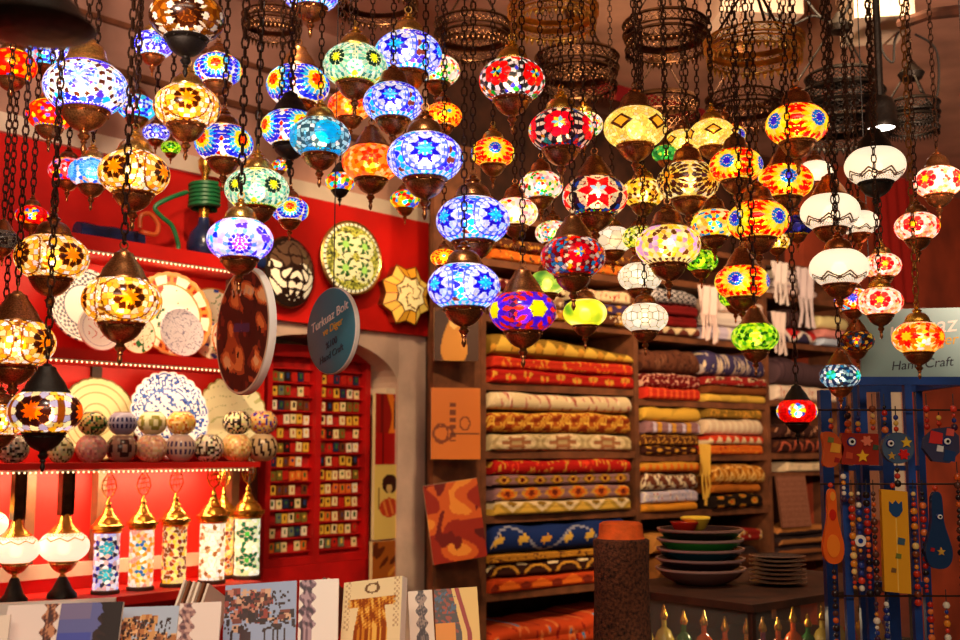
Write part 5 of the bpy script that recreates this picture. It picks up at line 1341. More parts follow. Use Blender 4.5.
def f_bl(r, a):
    x, y = xy(r, a)
    n = noise2(x * .55, y, 12, 11); n2 = noise2(x * .6, y, 15, 20)
    o = sel((60, 24, 14), [(n > .1, (180, 76, 34)), (n > .45, (236, 130, 66)), (n > .9, (250, 190, 130)), (n2 > .75, (120, 44, 26)), (n2 < -.8, (40, 16, 12)), (r > .97, (220, 190, 160))], r.shape)
    o[(np.abs(y - .05) < .07) & (np.abs(x) < .3)] = (70, 50, 90)
    o[(np.abs(y - .62) < .05) & (np.sin(x * 40) > .2) & (np.abs(x) < .45)] = (226, 180, 150)
    return o
lx(MB().lathe([(R * .985, -th / 2 + .002), (R, -th / 2 + .005), (R, th / 2), (R * .95, th / 2)], 72)).build('disc_body', 'white', g)
m = disc_mb(R * .985, f_bl, 0.0); m.build('painted_face', 'print', g, loc=(0, -th / 2, 0))
MB().tube([(0, 0, R), (0, 0, CEIL - p.z)], .0016, 6).build('hanging_wire', 'cable', g)
Y = 3.0
p = P(925, 344, Y); t = PT(925, 344, Y); s = t / F
g = thing('hanging_sign', 'large grey teal board with shop writing behind the orange lantern at the right', 'sign', p, (0, 0, -.18))
MB().box((0, .01, 0), (124 * s, .02, 72 * s)).build('sign_board', 'teal2', g)
text_mesh('lettering', 'Turkuaz Bolt', 24 * s, 'txtw', g, (14 * s, -.001, 11 * s), .09)
text_mesh('lettering', 've Diger', 15 * s, 'txty', g, (5 * s, -.001, -2 * s), .07)
text_mesh('lettering', '%100', 14 * s, 'txtd', g, (52 * s, -.001, -18 * s), .07)
text_mesh('lettering', 'Hand Craft', 13 * s, 'txtd', g, (-4 * s, -.001, -24 * s), .07)
for q in (-50, 50): MB().tube([(q * s, .01, 36 * s), (q * s, .01, CEIL - p.z)], .0016, 6).build('hanging_wire', 'cable', g)
# ------------------------------------------------------------------ tall shelves of textiles
def pat(kind, cols, per=.12, seed=0):
    c = [np.array(x, float) for x in cols]
    def fn(X, V):
        o = np.empty(X.shape + (3,)); o[:] = c[0]
        u = X / per; fu = u % 1; iu = np.floor(u)
        v = V
        if kind == 'plain':
            n = noise2(X * 10, V, seed, 3); o[n > .5] = c[0] * .9
        elif kind == 'stripes':
            for k in range(1, len(c)): o[(fu > (k / len(c))) & (fu < (k + .75) / len(c))] = c[k]
        elif kind == 'layers':
            k = np.minimum((v * len(c)).astype(int), len(c) - 1)
            for q in range(len(c)): o[k == q] = c[q]
        elif kind == 'medal':
            d = np.hypot((fu - .5) * 2, (v - .5) * 2.1)
            a = np.arctan2((v - .5), (fu - .5))
            n = noise2(X * 90, V * 5, seed, 3)
            o[(d < .95)] = c[1]; o[(d < .82)] = c[2 % len(c)]; o[(d < .82) & (n > .3)] = c[0]
            o[d < .5 + .12 * np.cos(a * 6)] = c[3 % len(c)]; o[d < .2] = c[1]
            o[(d > 1.1) & (np.sin(u * 20) * np.sin(v * 12) > .3)] = c[-1]
        elif kind == 'floral':
            n = noise2(X * 40, V * 2.2, seed, 3.0); n2 = noise2(X * 40, V * 2.2, seed + 4, 3.4)
            o[n > .45] = c[1]; o[n > .85] = c[2 % len(c)]; o[n2 > .8] = c[-1]
        elif kind == 'scroll':
            u2 = u * 1.7; s_ = np.sin(u2 * 2 * PI + 2.2 * np.sin(v * 7 + seed)) + np.sin(v * 11 - 2 * np.cos(u2 * 2 * PI + seed))
            o[np.abs(s_) < .38] = c[1]
            if len(c) > 2: o[s_ > 1.1] = c[2]
            if len(c) > 3: o[s_ < -1.2] = c[3]
        elif kind == 'zig':
            tr = np.abs(fu - .5) * 2
            o[v > .15 + .7 * tr] = c[1]
            if len(c) > 2: o[np.abs(v - .15 - .7 * tr) < .12] = c[2]
            if len(c) > 3: o[np.hypot((fu - .5) * 2, (v - .75) * 2) < .3] = c[3]
        elif kind == 'tri':
            tr = 1 - np.abs(fu - .5) * 2
            o[(v > .3) & (v < .3 + .5 * tr) & (tr > .35)] = c[1]
            if len(c) > 2: o[(np.hypot((fu - .0) * 2, (v - .45) * 2) < .35) | (np.hypot((fu - 1) * 2, (v - .45) * 2) < .35)] = c[2]
        elif kind == 'check':
            o[((np.floor(X / per * 2) + np.floor(v * 9)) % 2) > 0] = c[1]
        elif kind == 'dots':
            o[np.hypot((fu - .5) * 2, ((v * 2 + .5 * (iu % 2)) % 1 - .5) * 2) < .55] = c[1]
            if len(c) > 2: o[np.hypot((fu - .5) * 2, ((v * 2 + .5 * (iu % 2)) % 1 - .5) * 2) < .28] = c[2]
        elif kind == 'tulip':
            for off in (0, .5):
                fo = (u + off) % 1
                o[(np.hypot((fo - .5) * 2.2, (v - .5 - (.1 if off else -.05)) * 2.0) < .33) & (np.sin(fo * 40) < .6)] = c[1]
                if len(c) > 2: o[(np.abs(fo - .5) < .03) & (v < .5)] = c[2]
        elif kind == 'wave':
            o[np.abs(v - .5 - .3 * np.sin(u * 2 * PI)) < .04] = c[1]
            for off, cc in ((.08, c[2]), (.42, c[2]), (.75, c[3 % len(c)])):
                fo = (u + off) % 1
                q = ((fo - .5) * 3 * .8 + (v - .5) * 1.2); q2 = ((v - .5) * 2.4 - (fo - .5) * 3)
                o[(np.hypot(q, q2) < .27)] = cc
        elif kind == 'arch':
            o[np.abs(np.hypot((fu - .5) * 2.1, (v - .05) * 1.25) - .85) < .1] = c[1]
            o[np.hypot((fu - 0) * 2, (v - .8) * 3) < .35] = c[2 % len(c)]; o[np.hypot((fu - 1) * 2, (v - .8) * 3) < .35] = c[2 % len(c)]
        elif kind == 'ikat':
            d = np.abs(fu - .5) * 2 + np.abs(v - .5) * 1.7
            d = d + .08 * np.sin(v * 40)
            o[d < .9] = c[1]; o[d < .62] = c[2 % len(c)]; o[d < .3] = c[3 % len(c)]
        return o
    return fn
def textile_mesh(w, t, dep, fn, seed, taper=(1, 1), layers=2, bow=.1, rnd=.5):
    r = np.random.default_rng(seed)
    nx, nf = max(24, int(w / .0085)), 14
    prof = []   # (y, z, isfront, v)
    for i in range(nf + 1):
        a = -PI / 2 + PI * i / nf
        lob = .10 * t * abs(math.sin(layers * (a + PI / 2)))
        prof.append((-(t * rnd * max(0, math.cos(a)) ** .6) - lob * (0 < i < nf) , .5 + .5 * math.sin(a), i / nf))
    prof = [(y + t * rnd, z, v) for y, z, v in prof]
    back = [(dep * .5, 1.0, 1), (dep, 1.0, 1), (dep, 0.0, 0), (dep * .5, 0.0, 0)]
    allp = prof + back
    n = len(allp)
    xs = np.linspace(0, 1, nx + 1)
    ph = r.uniform(0, 6, 3)
    vs, fs, cs = [], [], []
    for q in xs:
        e = min(q, 1 - q) * w
        rd = min(1, math.sqrt(max(0.0, 1 - (1 - min(1, e / (t * .45))) ** 2)) * .55 + .45)
        ht = t * (taper[0] + (taper[1] - taper[0]) * q) * (1 - bow * (.5 + .5 * math.sin(q * 7 + ph[0])) - .03 * math.sin(q * 23 + ph[1])) * rd
        yo = .012 * math.sin(q * 5 + ph[2]) * .6 + (1 - rd) * .03
        for y, z, v in allp:
            vs.append((q * w - w / 2, y + (yo if y < dep * .4 else 0), z * ht))
    for i in range(nx):
        for k in range(n):
            k2 = (k + 1) % n
            fs.append((i * n + k, (i + 1) * n + k, (i + 1) * n + k2, i * n + k2))
    X = np.repeat(((xs[:-1] + xs[1:]) / 2 * w)[:, None], n, 1)
    V = np.array([((allp[k][2] + allp[(k + 1) % n][2]) / 2) for k in range(n)])[None].repeat(nx, 0)
    cs = np.asarray(fn(X, V)).reshape(-1, 3)
    fs.append(tuple(range(n))); fs.append(tuple(nx * n + k for k in range(n - 1, -1, -1)))
    cs = np.concatenate([cs, cs[:1], cs[-1:]])
    m = MB(); m._add(vs, fs, [tuple(c) for c in cs])
    return m
UP = [483, 637, 769, 854]
ux = [S.hit(p, 452, 0)[0] for p in UP]
BAYB = [(488, [262, 318, 386, 455, 520, 598, 662]), (642, [278, 336, 402, 458, 516, 590, 662]), (776, [296, 344, 403, 456, 561, 660])]
TBH = .034
ztops = zat(600, 232, 0, S)
unit = thing('shelf_unit', 'tall brown wooden shelf unit filled with folded textiles', 'shelf', S.o, (0, 0, SA))
def ubox(name, m, xa, xb, d0, d1, za, zb_): return lbox(name, m, xa, xb, d0, d1, za, zb_, unit, frame=S, kind=False)
for i, x in enumerate(ux): ubox('upright', 'wood', x - .015, x + .015, .004, -.42, 0, ztops)
xp0 = S.hit(433, 452, 0)[0]
ubox('side_panel', 'wood', xp0, ux[0] - .015, 0, -.03, 0, ztops + .3)
bt = []
for b, (pr, ys) in enumerate(BAYB):
    zz = []
    for y in ys:
        z = zat(pr, y, 0, S)
        ubox('shelf_board', 'wood', ux[b] + .015, ux[b + 1] - .015, 0, -.42, z - TBH / 2, z + TBH / 2)
        zz.append(z + TBH / 2)
    bt.append(zz)
ubox('shelf_board', 'wood', ux[0] + .015, ux[3] - .015, .01, -.42, ztops - .03, ztops)
ubox('back_panel', 'woodd', ux[0], ux[3], -.421, -.435, 0, ztops)
CRM = (232, 206, 160); GLD = (214, 150, 50); ORG = (222, 104, 26); RDD = (176, 26, 16); MRN = (96, 18, 20); BRN = (92, 48, 26); OCH = (190, 126, 34); OLV = (140, 104, 32); MAU = (150, 106, 110); NVY = (20, 34, 84); YLW = (228, 180, 70); LAV = (206, 190, 210); WHT = (236, 220, 206); PNK = (214, 140, 120); CHA = (52, 36, 36)
# bay, board, px0, px1, bottom-up [(px thickness, kind, colours, period, description, taper, layers)]
STK = [
 (0, 0, 488, 632, 'top stack of the first bay', [(11, 'floral', [ORG, GLD, BRN], .1, 'orange gold', None, 2), (11, 'floral', [BRN, GLD, MRN], .1, 'brown flowered', None, 2)]),
 (0, 1, 487, 566, 'left pile behind the purple lantern', [(13, 'floral', [OCH, CRM, BRN], .12, 'ochre flowered', None, 2), (12, 'scroll', [(150, 110, 80), CRM], .1, 'tan scrolled', None, 2), (12, 'floral', [MRN, PNK, CRM], .1, 'maroon flowered', None, 2)]),
 (0, 1, 572, 632, 'pile right of the yellow green lantern', [(11, 'floral', [BRN, CRM, GLD], .1, 'brown speckled', None, 2), (12, 'dots', [(70, 50, 90), GLD], .07, 'violet dotted', None, 2), (13, 'floral', [CRM, PNK, RDD], .1, 'pink flowered', None, 2)]),
 (0, 2, 487, 634, 'under the purple lantern', [(14, 'tulip', [RDD, GLD, (230, 60, 30)], .22, 'bright red tulip', None, 2), (12, 'floral', [(196, 44, 22), ORG, GLD], .2, 'orange red', None, 2), (27, 'tri', [OLV, YLW, GLD], .14, 'puffy olive gold triangle', (.95, .42), 1)]),
 (0, 3, 487, 632, 'on the shelf of pale cloths', [(20, 'medal', [(214, 190, 140), (190, 160, 110), CRM, (170, 110, 70), (140, 110, 70)], .30, 'cream medallion', None, 2), (23, 'scroll', [(176, 84, 24), YLW, (140, 50, 14), GLD], .2, 'rust and gold scroll', None, 2), (19, 'floral', [CRM, PNK, (170, 80, 60), (250, 225, 190)], .2, 'cream and pink flowered', None, 1)]),
 (0, 4, 490, 630, 'on the shelf above the navy cloth', [(14, 'zig', [YLW, CRM, (190, 150, 60), OLV], .18, 'pale yellow leaf', None, 2), (15, 'ikat', [MAU, GLD, ORG, (120, 40, 20)], .15, 'mauve and orange ikat', None, 2), (11, 'ikat', [MAU, OLV, GLD, MRN], .11, 'mauve diamond', None, 2), (15, 'floral', [(186, 24, 18), GLD, (226, 60, 30)], .2, 'red and gold flowered', None, 1)]),
 (0, 5, 487, 632, 'pile under the navy cloth', [(16, 'tri', [(200, 66, 20), (236, 110, 30), (130, 40, 20)], .2, 'orange triangle', None, 2), (15, 'arch', [(60, 26, 18), GLD, CRM], .19, 'dark brown arch', None, 2), (9, 'floral', [OCH, BRN, GLD], .15, 'ochre mottled', None, 2), (32, 'wave', [(22, 44, 104), (150, 150, 170), YLW, GLD], .42, 'navy cloth with vine and gold flowers, thick', None, 1)]),
 (0, 6, 487, 632, 'at the bottom beside the speckled column', [(34, 'floral', [(206, 70, 26), (226, 120, 60), (60, 140, 190), (150, 30, 20)], .2, 'orange red blue dotted', (.75, 1), 2)]),
 (1, 1, 652, 698, 'left pile under the white scroll lanterns', [(9, 'zig', [(110, 50, 36), CRM], .1, 'cream scalloped', None, 1), (11, 'plain', [(130, 18, 18)], .1, 'deep red', None, 2), (11, 'plain', [(120, 20, 20)], .1, 'wine red', None, 2), (18, 'check', [(200, 190, 190), (60, 56, 64)], .045, 'grey checkered', (1, .75), 1)]),
 (1, 1, 703, 764, 'right pile of pale fringed scarves', [(14, 'stripes', [LAV, WHT], .1, 'lavender', None, 3), (14, 'plain', [WHT], .1, 'white', None, 3), (14, 'stripes', [(232, 200, 180), WHT], .08, 'pinkish', None, 2)]),
 (1, 2, 641, 701, 'left pile on the third board', [(12, 'stripes', [(200, 44, 24), (226, 90, 40)], .05, 'red orange striped', None, 2), (15, 'scroll', [(110, 16, 18), (226, 170, 140)], .14, 'maroon scroll', None, 2), (24, 'floral', [(100, 54, 34), (70, 34, 24), (120, 74, 50)], .1, 'thick mottled brown', None, 1)]),
 (1, 2, 704, 766, 'right pile on the third board', [(8, 'plain', [YLW], .1, 'plain yellow', None, 1), (8, 'plain', [(120, 62, 24)], .1, 'plain brown', None, 1), (10, 'floral', [(150, 30, 26), CRM, BRN], .1, 'red and cream', None, 2), (26, 'floral', [(64, 54, 92), (190, 170, 160), (226, 200, 160)], .1, 'thick navy flowered', (1, .85), 1)]),
 (1, 3, 641, 699, 'left pile on the fourth board', [(9, 'dots', [(60, 24, 14), GLD], .07, 'dark brown orange dotted', None, 1), (12, 'scroll', [(90, 46, 20), GLD], .16, 'brown scroll', None, 2), (13, 'stripes', [MAU, LAV, GLD], .12, 'mauve striped', None, 2), (15, 'plain', [(220, 170, 60)], .1, 'yellow quilted', None, 1)]),
 (1, 3, 704, 764, 'right pile on the fourth board', [(11, 'floral', [ORG, (236, 140, 40), RDD], .1, 'orange', None, 2), (10, 'zig', [CRM, (214, 60, 24)], .07, 'red scalloped', None, 1), (18, 'stripes', [(226, 196, 160), (236, 214, 180)], .05, 'soft cream', None, 1), (10, 'floral', [OLV, GLD], .1, 'olive', None, 2)]),
 (1, 4, 641, 699, 'left pile above the coloured bowls', [(9, 'plain', [(232, 150, 40)], .1, 'marigold', None, 1), (14, 'floral', [LAV, WHT, (190, 90, 80), (150, 160, 200)], .12, 'white and lavender flowered', None, 2), (19, 'scroll', [(120, 60, 40), CRM, (236, 220, 190)], .16, 'cream and brown scroll', None, 1), (11, 'zig', [ORG, GLD], .05, 'orange gold zigzag', None, 1)]),
 (1, 4, 708, 763, 'right pile above the coloured bowls', [(15, 'dots', [(34, 20, 16), GLD, ORG], .10, 'black gold spotted', None, 2), (9, 'plain', [(196, 110, 34)], .1, 'plain ochre', None, 1), (20, 'scroll', [(206, 130, 40), (246, 200, 110), (150, 80, 20)], .15, 'golden scroll', None, 1)]),
 (1, 5, 652, 692, 'behind the coloured bowls', [(30, 'plain', [(150, 90, 40)], .1, 'tall tan', None, 3), (20, 'plain', [(196, 130, 60)], .1, 'light tan', None, 2)]),
 (1, 5, 700, 764, 'behind the coloured bowls at right', [(34, 'layers', [MRN, BRN, CHA], .1, 'dark layered', None, 3), (14, 'floral', [(150, 30, 24), CRM, GLD], .1, 'red and cream fringed', None, 2)]),
 (2, 0, 775, 815, 'topmost pile of the third bay', [(12, 'plain', [(228, 200, 190)], .1, 'pinkish white', None, 3), (14, 'layers', [(210, 190, 190), WHT, (190, 170, 175)], .1, 'white and grey', None, 3), (16, 'layers', [WHT, (206, 184, 184), WHT], .1, 'white fringed', None, 3)]),
 (2, 1, 778, 815, 'left pile, second board, third bay', [(14, 'zig', [(60, 50, 80), (206, 40, 40), WHT], .2, 'navy and red zigzag', None, 1), (20, 'stripes', [(60, 36, 36), (100, 70, 66), (40, 28, 28)], .04, 'dark striped', None, 2)]),
 (2, 1, 818, 850, 'right pile, second board, third bay', [(8, 'plain', [(190, 205, 226)], .1, 'pale blue', None, 1), (9, 'plain', [(236, 150, 140)], .1, 'salmon pink', None, 1), (14, 'plain', [(230, 214, 150)], .1, 'pale yellow', None, 1)]),
 (2, 2, 774, 848, 'third board of the third bay', [(16, 'floral', [(236, 214, 190), PNK, CRM], .12, 'cream and pink ruffled', None, 2), (28, 'stripes', [(84, 60, 64), (70, 48, 54)], .03, 'dark grey roll', (1, .8), 1)]),
 (2, 3, 774, 824, 'below the small red lantern', [(15, 'arch', [(56, 24, 18), (190, 90, 60), BRN], .12, 'dark brown motif', None, 1), (14, 'floral', [(60, 30, 24), (210, 150, 110), BRN], .12, 'brown and beige', None, 1)]),
 (2, 4, 775, 838, 'bottom pile of the third bay', [(10, 'layers', [CHA, (150, 90, 50), CHA], .1, 'dark edged lower', None, 1), (10, 'layers', [(60, 30, 26), (170, 110, 60), CHA], .1, 'dark edged middle', None, 1), (9, 'layers', [CHA, (190, 120, 60)], .1, 'dark edged upper', None, 1)]),
]
sd = 100
ORDT = {1: ['the only one'], 2: ['lower one', 'upper one'], 3: ['lowest', 'middle one', 'topmost'], 4: ['lowest', 'second from below', 'second from top', 'topmost']}
for (bay, bi, pa, pb, where, items) in STK:
    z = bt[bay][bi]
    pm = (pa + pb) / 2; yb = BAYB[bay][1][bi]
    lim = (bt[bay][bi - 1] if bi else ztops) - TBH - .006
    tot = sum(i[0] for i in items)
    xm, _ = S.hit(pm, yb, 0); pw = S.w(xm, 0, z); sc = PT(pm, yb, pw.y) / F
    k = min(1.0, (lim - z) / (tot * sc))
    for j, (tp, kind, cols, per, desc, taper, lay) in enumerate(items):
        sd += 1; rs = random.Random(sd)
        th = tp * sc * k
        ja, jb = rs.uniform(0, 3), rs.uniform(0, 3)
        xa, xb = S.hit(pa + ja, yb, 0)[0], S.hit(pb - jb, yb, 0)[0]
        xa = max(xa, ux[bay] + .0175); xb = min(xb, ux[bay + 1] - .0175)
        m = textile_mesh(xb - xa, th * .965, .32, pat(kind, cols, per, sd), sd, taper or (1, 1), lay)
        o = m.build('folded_textile', 'cloth', None, S.w((xa + xb) / 2, .03 - rs.uniform(0, .018), z + .001), (0, 0, SA))
        d = desc if 'cloth' in desc or 'roll' in desc else desc + ' cloth'
        tag(o, f"{d}, {ORDT[len(items)][j]}, {where}" if len(items) > 1 else f"{d}, {where}", 'textile', 'folded textiles on the brown shelves')
        z += th + .001
# fringed scarves hanging over the edges, yellow scarf
def tassel_scarf(px0, px1, y0, y1, col, lab, d=.085, n=6):
    xm, zt_ = S.hit((px0 + px1) / 2, y0, d); _, zb_ = S.hit((px0 + px1) / 2, y1, d)
    xa, xb = S.hit(px0, y0, d)[0], S.hit(px1, y0, d)[0]
    g = thing('fringed_scarf', lab, 'scarf', S.w(xm, d, zt_), (0, 0, SA))
    H = zt_ - zb_; w = xb - xa; rs = random.Random(int(px0))
    vs, fs = [], []; nx, nz = 14, 8
    m = MB(); m.cur = col
    for s_ in (0, 1):
        for j in range(nz + 1):
            for i in range(nx + 1):
                q = i / nx
                vs.append((-w / 2 + w * q, -.012 * math.sin(q * 14 + j * .2) + (.008 if s_ else 0) , -H * .55 * j / nz))
    N = (nx + 1) * (nz + 1)
    for j in range(nz):
        for i in range(nx):
            a = j * (nx + 1) + i
            fs.append((a, a + nx + 1, a + nx + 2, a + 1)); fs.append((N + a, N + a + 1, N + a + nx + 2, N + a + nx + 1))
    m._add(vs, fs); m.build('cloth_end', 'cloth', g)
    for i in range(n):
        x = -w / 2 + w * (i + .5) / n; L_ = H * rs.uniform(.42, .6)
        t_ = MB(); t_.cur = col
        t_.tube([(x, 0, -H * .53), (x + rs.uniform(-.01, .01), -.006, -H * .53 - L_ * .5), (x + rs.uniform(-.02, .02), -.004, -H * .53 - L_)], [.006, .005, .008], 6)
        t_.build('tassel', 'cloth', g)
    return g
tassel_scarf(699, 716, 286, 338, (236, 206, 196), 'pale pink scarf with tassels hanging over the scarf pile')
tassel_scarf(772, 786, 262, 300, (230, 214, 206), 'white scarf end with tassels in front of the top scarf pile')
tassel_scarf(797, 812, 268, 322, (214, 196, 196), 'grey white tasselled scarf hanging over the third bay edge')
tassel_scarf(772, 784, 312, 350, (222, 200, 190), 'beige tasselled scarf hanging beside the upright')
tassel_scarf(700, 709, 444, 500, (224, 176, 70), 'yellow scarf hanging down between the two piles', n=3)
# leaning woven panel and white roll
x, z = S.hit(795, 502, .03)
o = MB()
t = S.w(x, .03, z).y / F
o.panel(40 * t * 1.15, 50 * t, 40, 44, lambda U, V: sel((156, 100, 76), [((np.sin(U * 160) * np.sin(V * 170) > .2), (126, 76, 56))], U.shape), y=-.008, z0=0)
o.cur = (120, 74, 54); o.box((0, 0, 25 * t), (40 * t * 1.15, .014, 50 * t))
zz = bt[2][4] + .001
ob = o.build('woven_panel', 'cloth', None, S.w(x, .035, zat(795, 527, .03, S)))
ob.rotation_euler = (Matrix.Rotation(SA, 3, 'Z') @ Matrix.Rotation(-.12, 3, 'X')).to_euler()
tag(ob, 'brown woven panel leaning on the third bay beside the orange gourd', 'panel')
x, z = S.hit(803, 474, -.05)
m = textile_mesh(.42, .055, .3, pat('plain', [(226, 200, 160)], .1, 3), 77)
ob = m.build('folded_textile', 'cloth', None, S.w(x, .0, bt[2][3] - TBH - .075), (0, 0, SA))
zb_ = bt[2][3] - TBH - .078
ubox('shelf_board', 'wood', ux[2] + .015, ux[3] - .015, -.02, -.42, zb_ - .02, zb_)
tag(ob, 'cream folded blanket above the brown woven panel', 'textile', 'folded textiles on the brown shelves')

# pictures on the side panel
def f_tug(U, V):
    o = sel((216, 118, 40), [], U.shape)
    for (cx, cy, rx_, ry_) in ((.2, .36, .14, .13), (.24, .36, .2, .1), (.68, .5, .1, .09)):
        o[np.abs(np.hypot((U - cx) / rx_, (V - cy) / ry_) - 1) < .14] = (130, 60, 24)
    o[(np.abs(U - .43) < .06) & (V > .25) & (V < .8) & (np.sin(V * 60) > -.3)] = (120, 56, 24)
    o[(np.abs(V - .36) < .012) & (U > .4) & (U < .98)] = (90, 40, 20)
    return o
def f_dark(U, V):
    n = noise2(U, V, 2, 6)
    o = sel((70, 36, 14), [(n > .3, (110, 60, 20))], U.shape)
    o[np.hypot((U - .45) / (.1 + .28 * (1 - V)), (V - .4) / .5) < 1] = (214, 140, 40)
    o[np.hypot((U - .45) / .1, (V - .72) / .12) < 1] = (246, 200, 110)
    return o
def f_abs(U, V):
    n = noise2(U, V, 9, 6); n2 = noise2(U, V, 11, 12)
    o = sel((150, 36, 16), [(n > .2, (206, 90, 30)), (n > .6, (230, 140, 50)), (n2 > .7, (110, 20, 14)), (n < -.8, (90, 16, 12))], U.shape)
    return o
canvas(S, 434, 478, 308, 361, .10, f_dark, 'dark picture with a glowing golden figure, uppermost on the brown panel', turn=-.5)
canvas(S, 431, 480, 388, 459, .11, f_tug, 'orange canvas with dark brush monogram in the middle of the brown panel', turn=-.5, edge=(240, 220, 190))
canvas(S, 428, 482, 482, 560, .12, f_abs, 'red and orange mottled canvas hanging tilted, lowest on the brown panel', turn=-.5, tilt=-.14, edge=(240, 216, 180))

# ------------------------------------------------------------------ glass counter at the right
cc = P(752, 604, 3.3); ZC = cc.z
Cf = Frame((cc.x, cc.y), math.atan2(.648, .761))
cnt = thing('display_counter', 'dark framed glass counter with stacked plates on its top', 'counter', (cc.x, cc.y, 0), (0, 0, Cf.a))
CW, CD = .95, .62
def cb(name, m, x0_, x1_, y0_, y1_, z0_, z1_): MB().box(((x0_ + x1_) / 2, (y0_ + y1_) / 2, (z0_ + z1_) / 2), (x1_ - x0_, y1_ - y0_, z1_ - z0_)).build(name, m, cnt)
cb('counter_top', 'woodd', -.015, CW, -.015, CD, ZC - .022, ZC)
for (x, y) in ((.008, .008), (CW - .02, .008), (.008, CD - .02), (CW - .02, CD - .02)): cb('post', 'woodd', x - .008, x + .008, y - .008, y + .008, .75, ZC - .022)
cb('front_glass', 'glass', .016, CW - .03, .004, .008, .78, ZC - .022)
cb('side_glass', 'glass', .004, .008, .016, CD - .03, .78, ZC - .022)
cb('inner_shelf', 'woodd', .012, CW - .03, .012, CD - .02, ZC - .205, ZC - .195)
cb('base', 'woodd', 0, CW - .01, 0, CD - .01, 0, .75)
cb('back_board', 'woodd', .02, CW - .03, CD - .03, CD - .02, .75, ZC - .022)
rs = random.Random(9)
BC = [((226, 150, 40), 'gold'), ((196, 40, 26), 'red'), ((214, 190, 90), 'pale gold'), ((60, 120, 60), 'green'), ((220, 100, 40), 'orange'), ((150, 60, 120), 'plum')]
BCM = [mat('bottle_' + n.replace(' ', '_'), c, .15, 0, spec=.8) for c, n in BC]
placs = [('in the first place', 0), ('beside it', 1)]
k = 0
li = bpy.data.lights.new('counter_fill', 'POINT'); li.energy = 1.6; li.color = (1, .75, .45); li.shadow_soft_size = .02  # added point light so the bottles show; not a fitting of the counter
lo = bpy.data.objects.new('counter_fill', li); lo.location = Cf.w(.2, -.22, ZC - .05); COL.objects.link(lo)
slots = [(.055 + .08 * i, .062, 'front') for i in range(11)] + [(.055, .142 + .08 * i, 'side') for i in range(5)]
for i, (x, y, w_) in enumerate(slots):
    ci = (i * 5 + i // 3) % 6
    s_ = rs.uniform(1.0, 1.28)
    g = thing('perfume_bottle', f"{BC[ci][1]} ornamental bottle, {['first','second','third','fourth','fifth','sixth','seventh','eighth','ninth','tenth','eleventh'][i if w_ == 'front' else i - 11]} from the corner behind the counter's {w_} glass", 'bottle', Cf.w(x, -y, ZC - .194), (0, 0, Cf.a), 'ornamental bottles in the glass counter')
    MB().lathe([(.012 * s_, 0), (.024 * s_, .006), (.028 * s_, .03 * s_), (.018 * s_, .055 * s_), (.008, .065 * s_), (.008, .085 * s_)], 16).build('bottle_body', BCM[ci], g)
    MB().lathe([(.011, .085 * s_), (.013, .095 * s_), (.006, .11 * s_), (.002, .125 * s_)], 12).build('stopper', 'goldb', g)
def onz(px, py, z):
    d = ray(px, py); t = (z - CAMZ) / d.z
    return Vector((d.x * t, d.y * t, z)), t
# coloured bowls
BL = [((120, 84, 78), (176, 134, 128), 'mauve rimmed bowl at the bottom of the coloured stack'), ((40, 24, 30), (150, 116, 118), 'dark plum bowl second from the bottom of the coloured stack'), ((24, 60, 74), (156, 122, 124), 'dark teal bowl in the middle of the coloured stack'), ((44, 130, 50), (160, 128, 130), 'green bowl second from the top of the coloured stack'), ((34, 22, 26), (150, 110, 104), 'dark bowl on top of the coloured stack')]
p, t = onz(701, 584, ZC); s_ = t / F
z = ZC + .001
for i, (c, rimc, lab) in enumerate(BL):
    R = 45 * s_ * (1 - .012 * i); h = 16 * s_
    m = MB()
    m.cur = c
    m.lathe([(R * .5, 0), (R * .55, .002), (R * .82, h * .45), (R * .96, h * .85)], 48, cap=False)
    m.lathe([(R * .5, 0), (.003, .0005)], 48, cap=False)
    g = thing('shallow_bowl', lab, 'bowl', (p.x, p.y, z), group='coloured bowls stacked on the counter')
    m.build('bowl_body', 'gloss', g)
    r2 = MB(); r2.cur = tuple(min(255, q + 24) for q in rimc); r2.lathe([(R * .955, h * .84), (R * .99, h * .9), (R * 1.0, h * 1.02), (R * .95, h * 1.02)], 48, cap=False)
    m2 = MB(); r2.cur = c; r2.lathe([(R * .95, h * 1.02), (R * .8, h * .65), (R * .5, h * .3), (.003, h * .28)], 48, cap=False)
    r2.build('rim', 'gloss', g)
    z += h * .60
p2 = Vector((p.x - .055, p.y - .02, z + .012))
g = thing('small_bowl', 'small red bowl resting on top of the coloured bowls', 'bowl', p2)
m = MB(); m.cur = (206, 40, 20); m.lathe([(.02, 0), (.034, .006), (.046, .03), (.043, .03), (.03, .009), (.002, .006)], 30, cap=False); m.build('bowl_body', 'gloss', g)
m = MB(); m.cur = (170, 30, 18); m.lathe([(.043, .030), (.047, .030), (.047, .034), (.043, .034)], 30, cap=False); m.build('rim', 'gloss', g)
g = thing('small_bowl', 'small yellow lobed bowl behind the red one on the coloured bowls', 'bowl', (p.x - .005, p.y + .045, z + .012))
m = MB(); m.cur = (232, 190, 50); m.lathe([(.02, 0), (.034, .008), (.05, .04), (.046, .04), (.03, .01), (.002, .008)], 30, cap=False); m.build('bowl_body', 'gloss', g)
m = MB(); m.cur = (240, 205, 70)
m.tube([(.048 * math.cos(a) * (1 + .06 * math.sin(6 * a)), .048 * math.sin(a) * (1 + .06 * math.sin(6 * a)), .042) for a in [2 * PI * i / 40 for i in range(40)]], .005, 6, True); m.build('rim', 'gloss', g)
p, t = onz(778, 585, ZC); s_ = t / F; z = ZC + .001
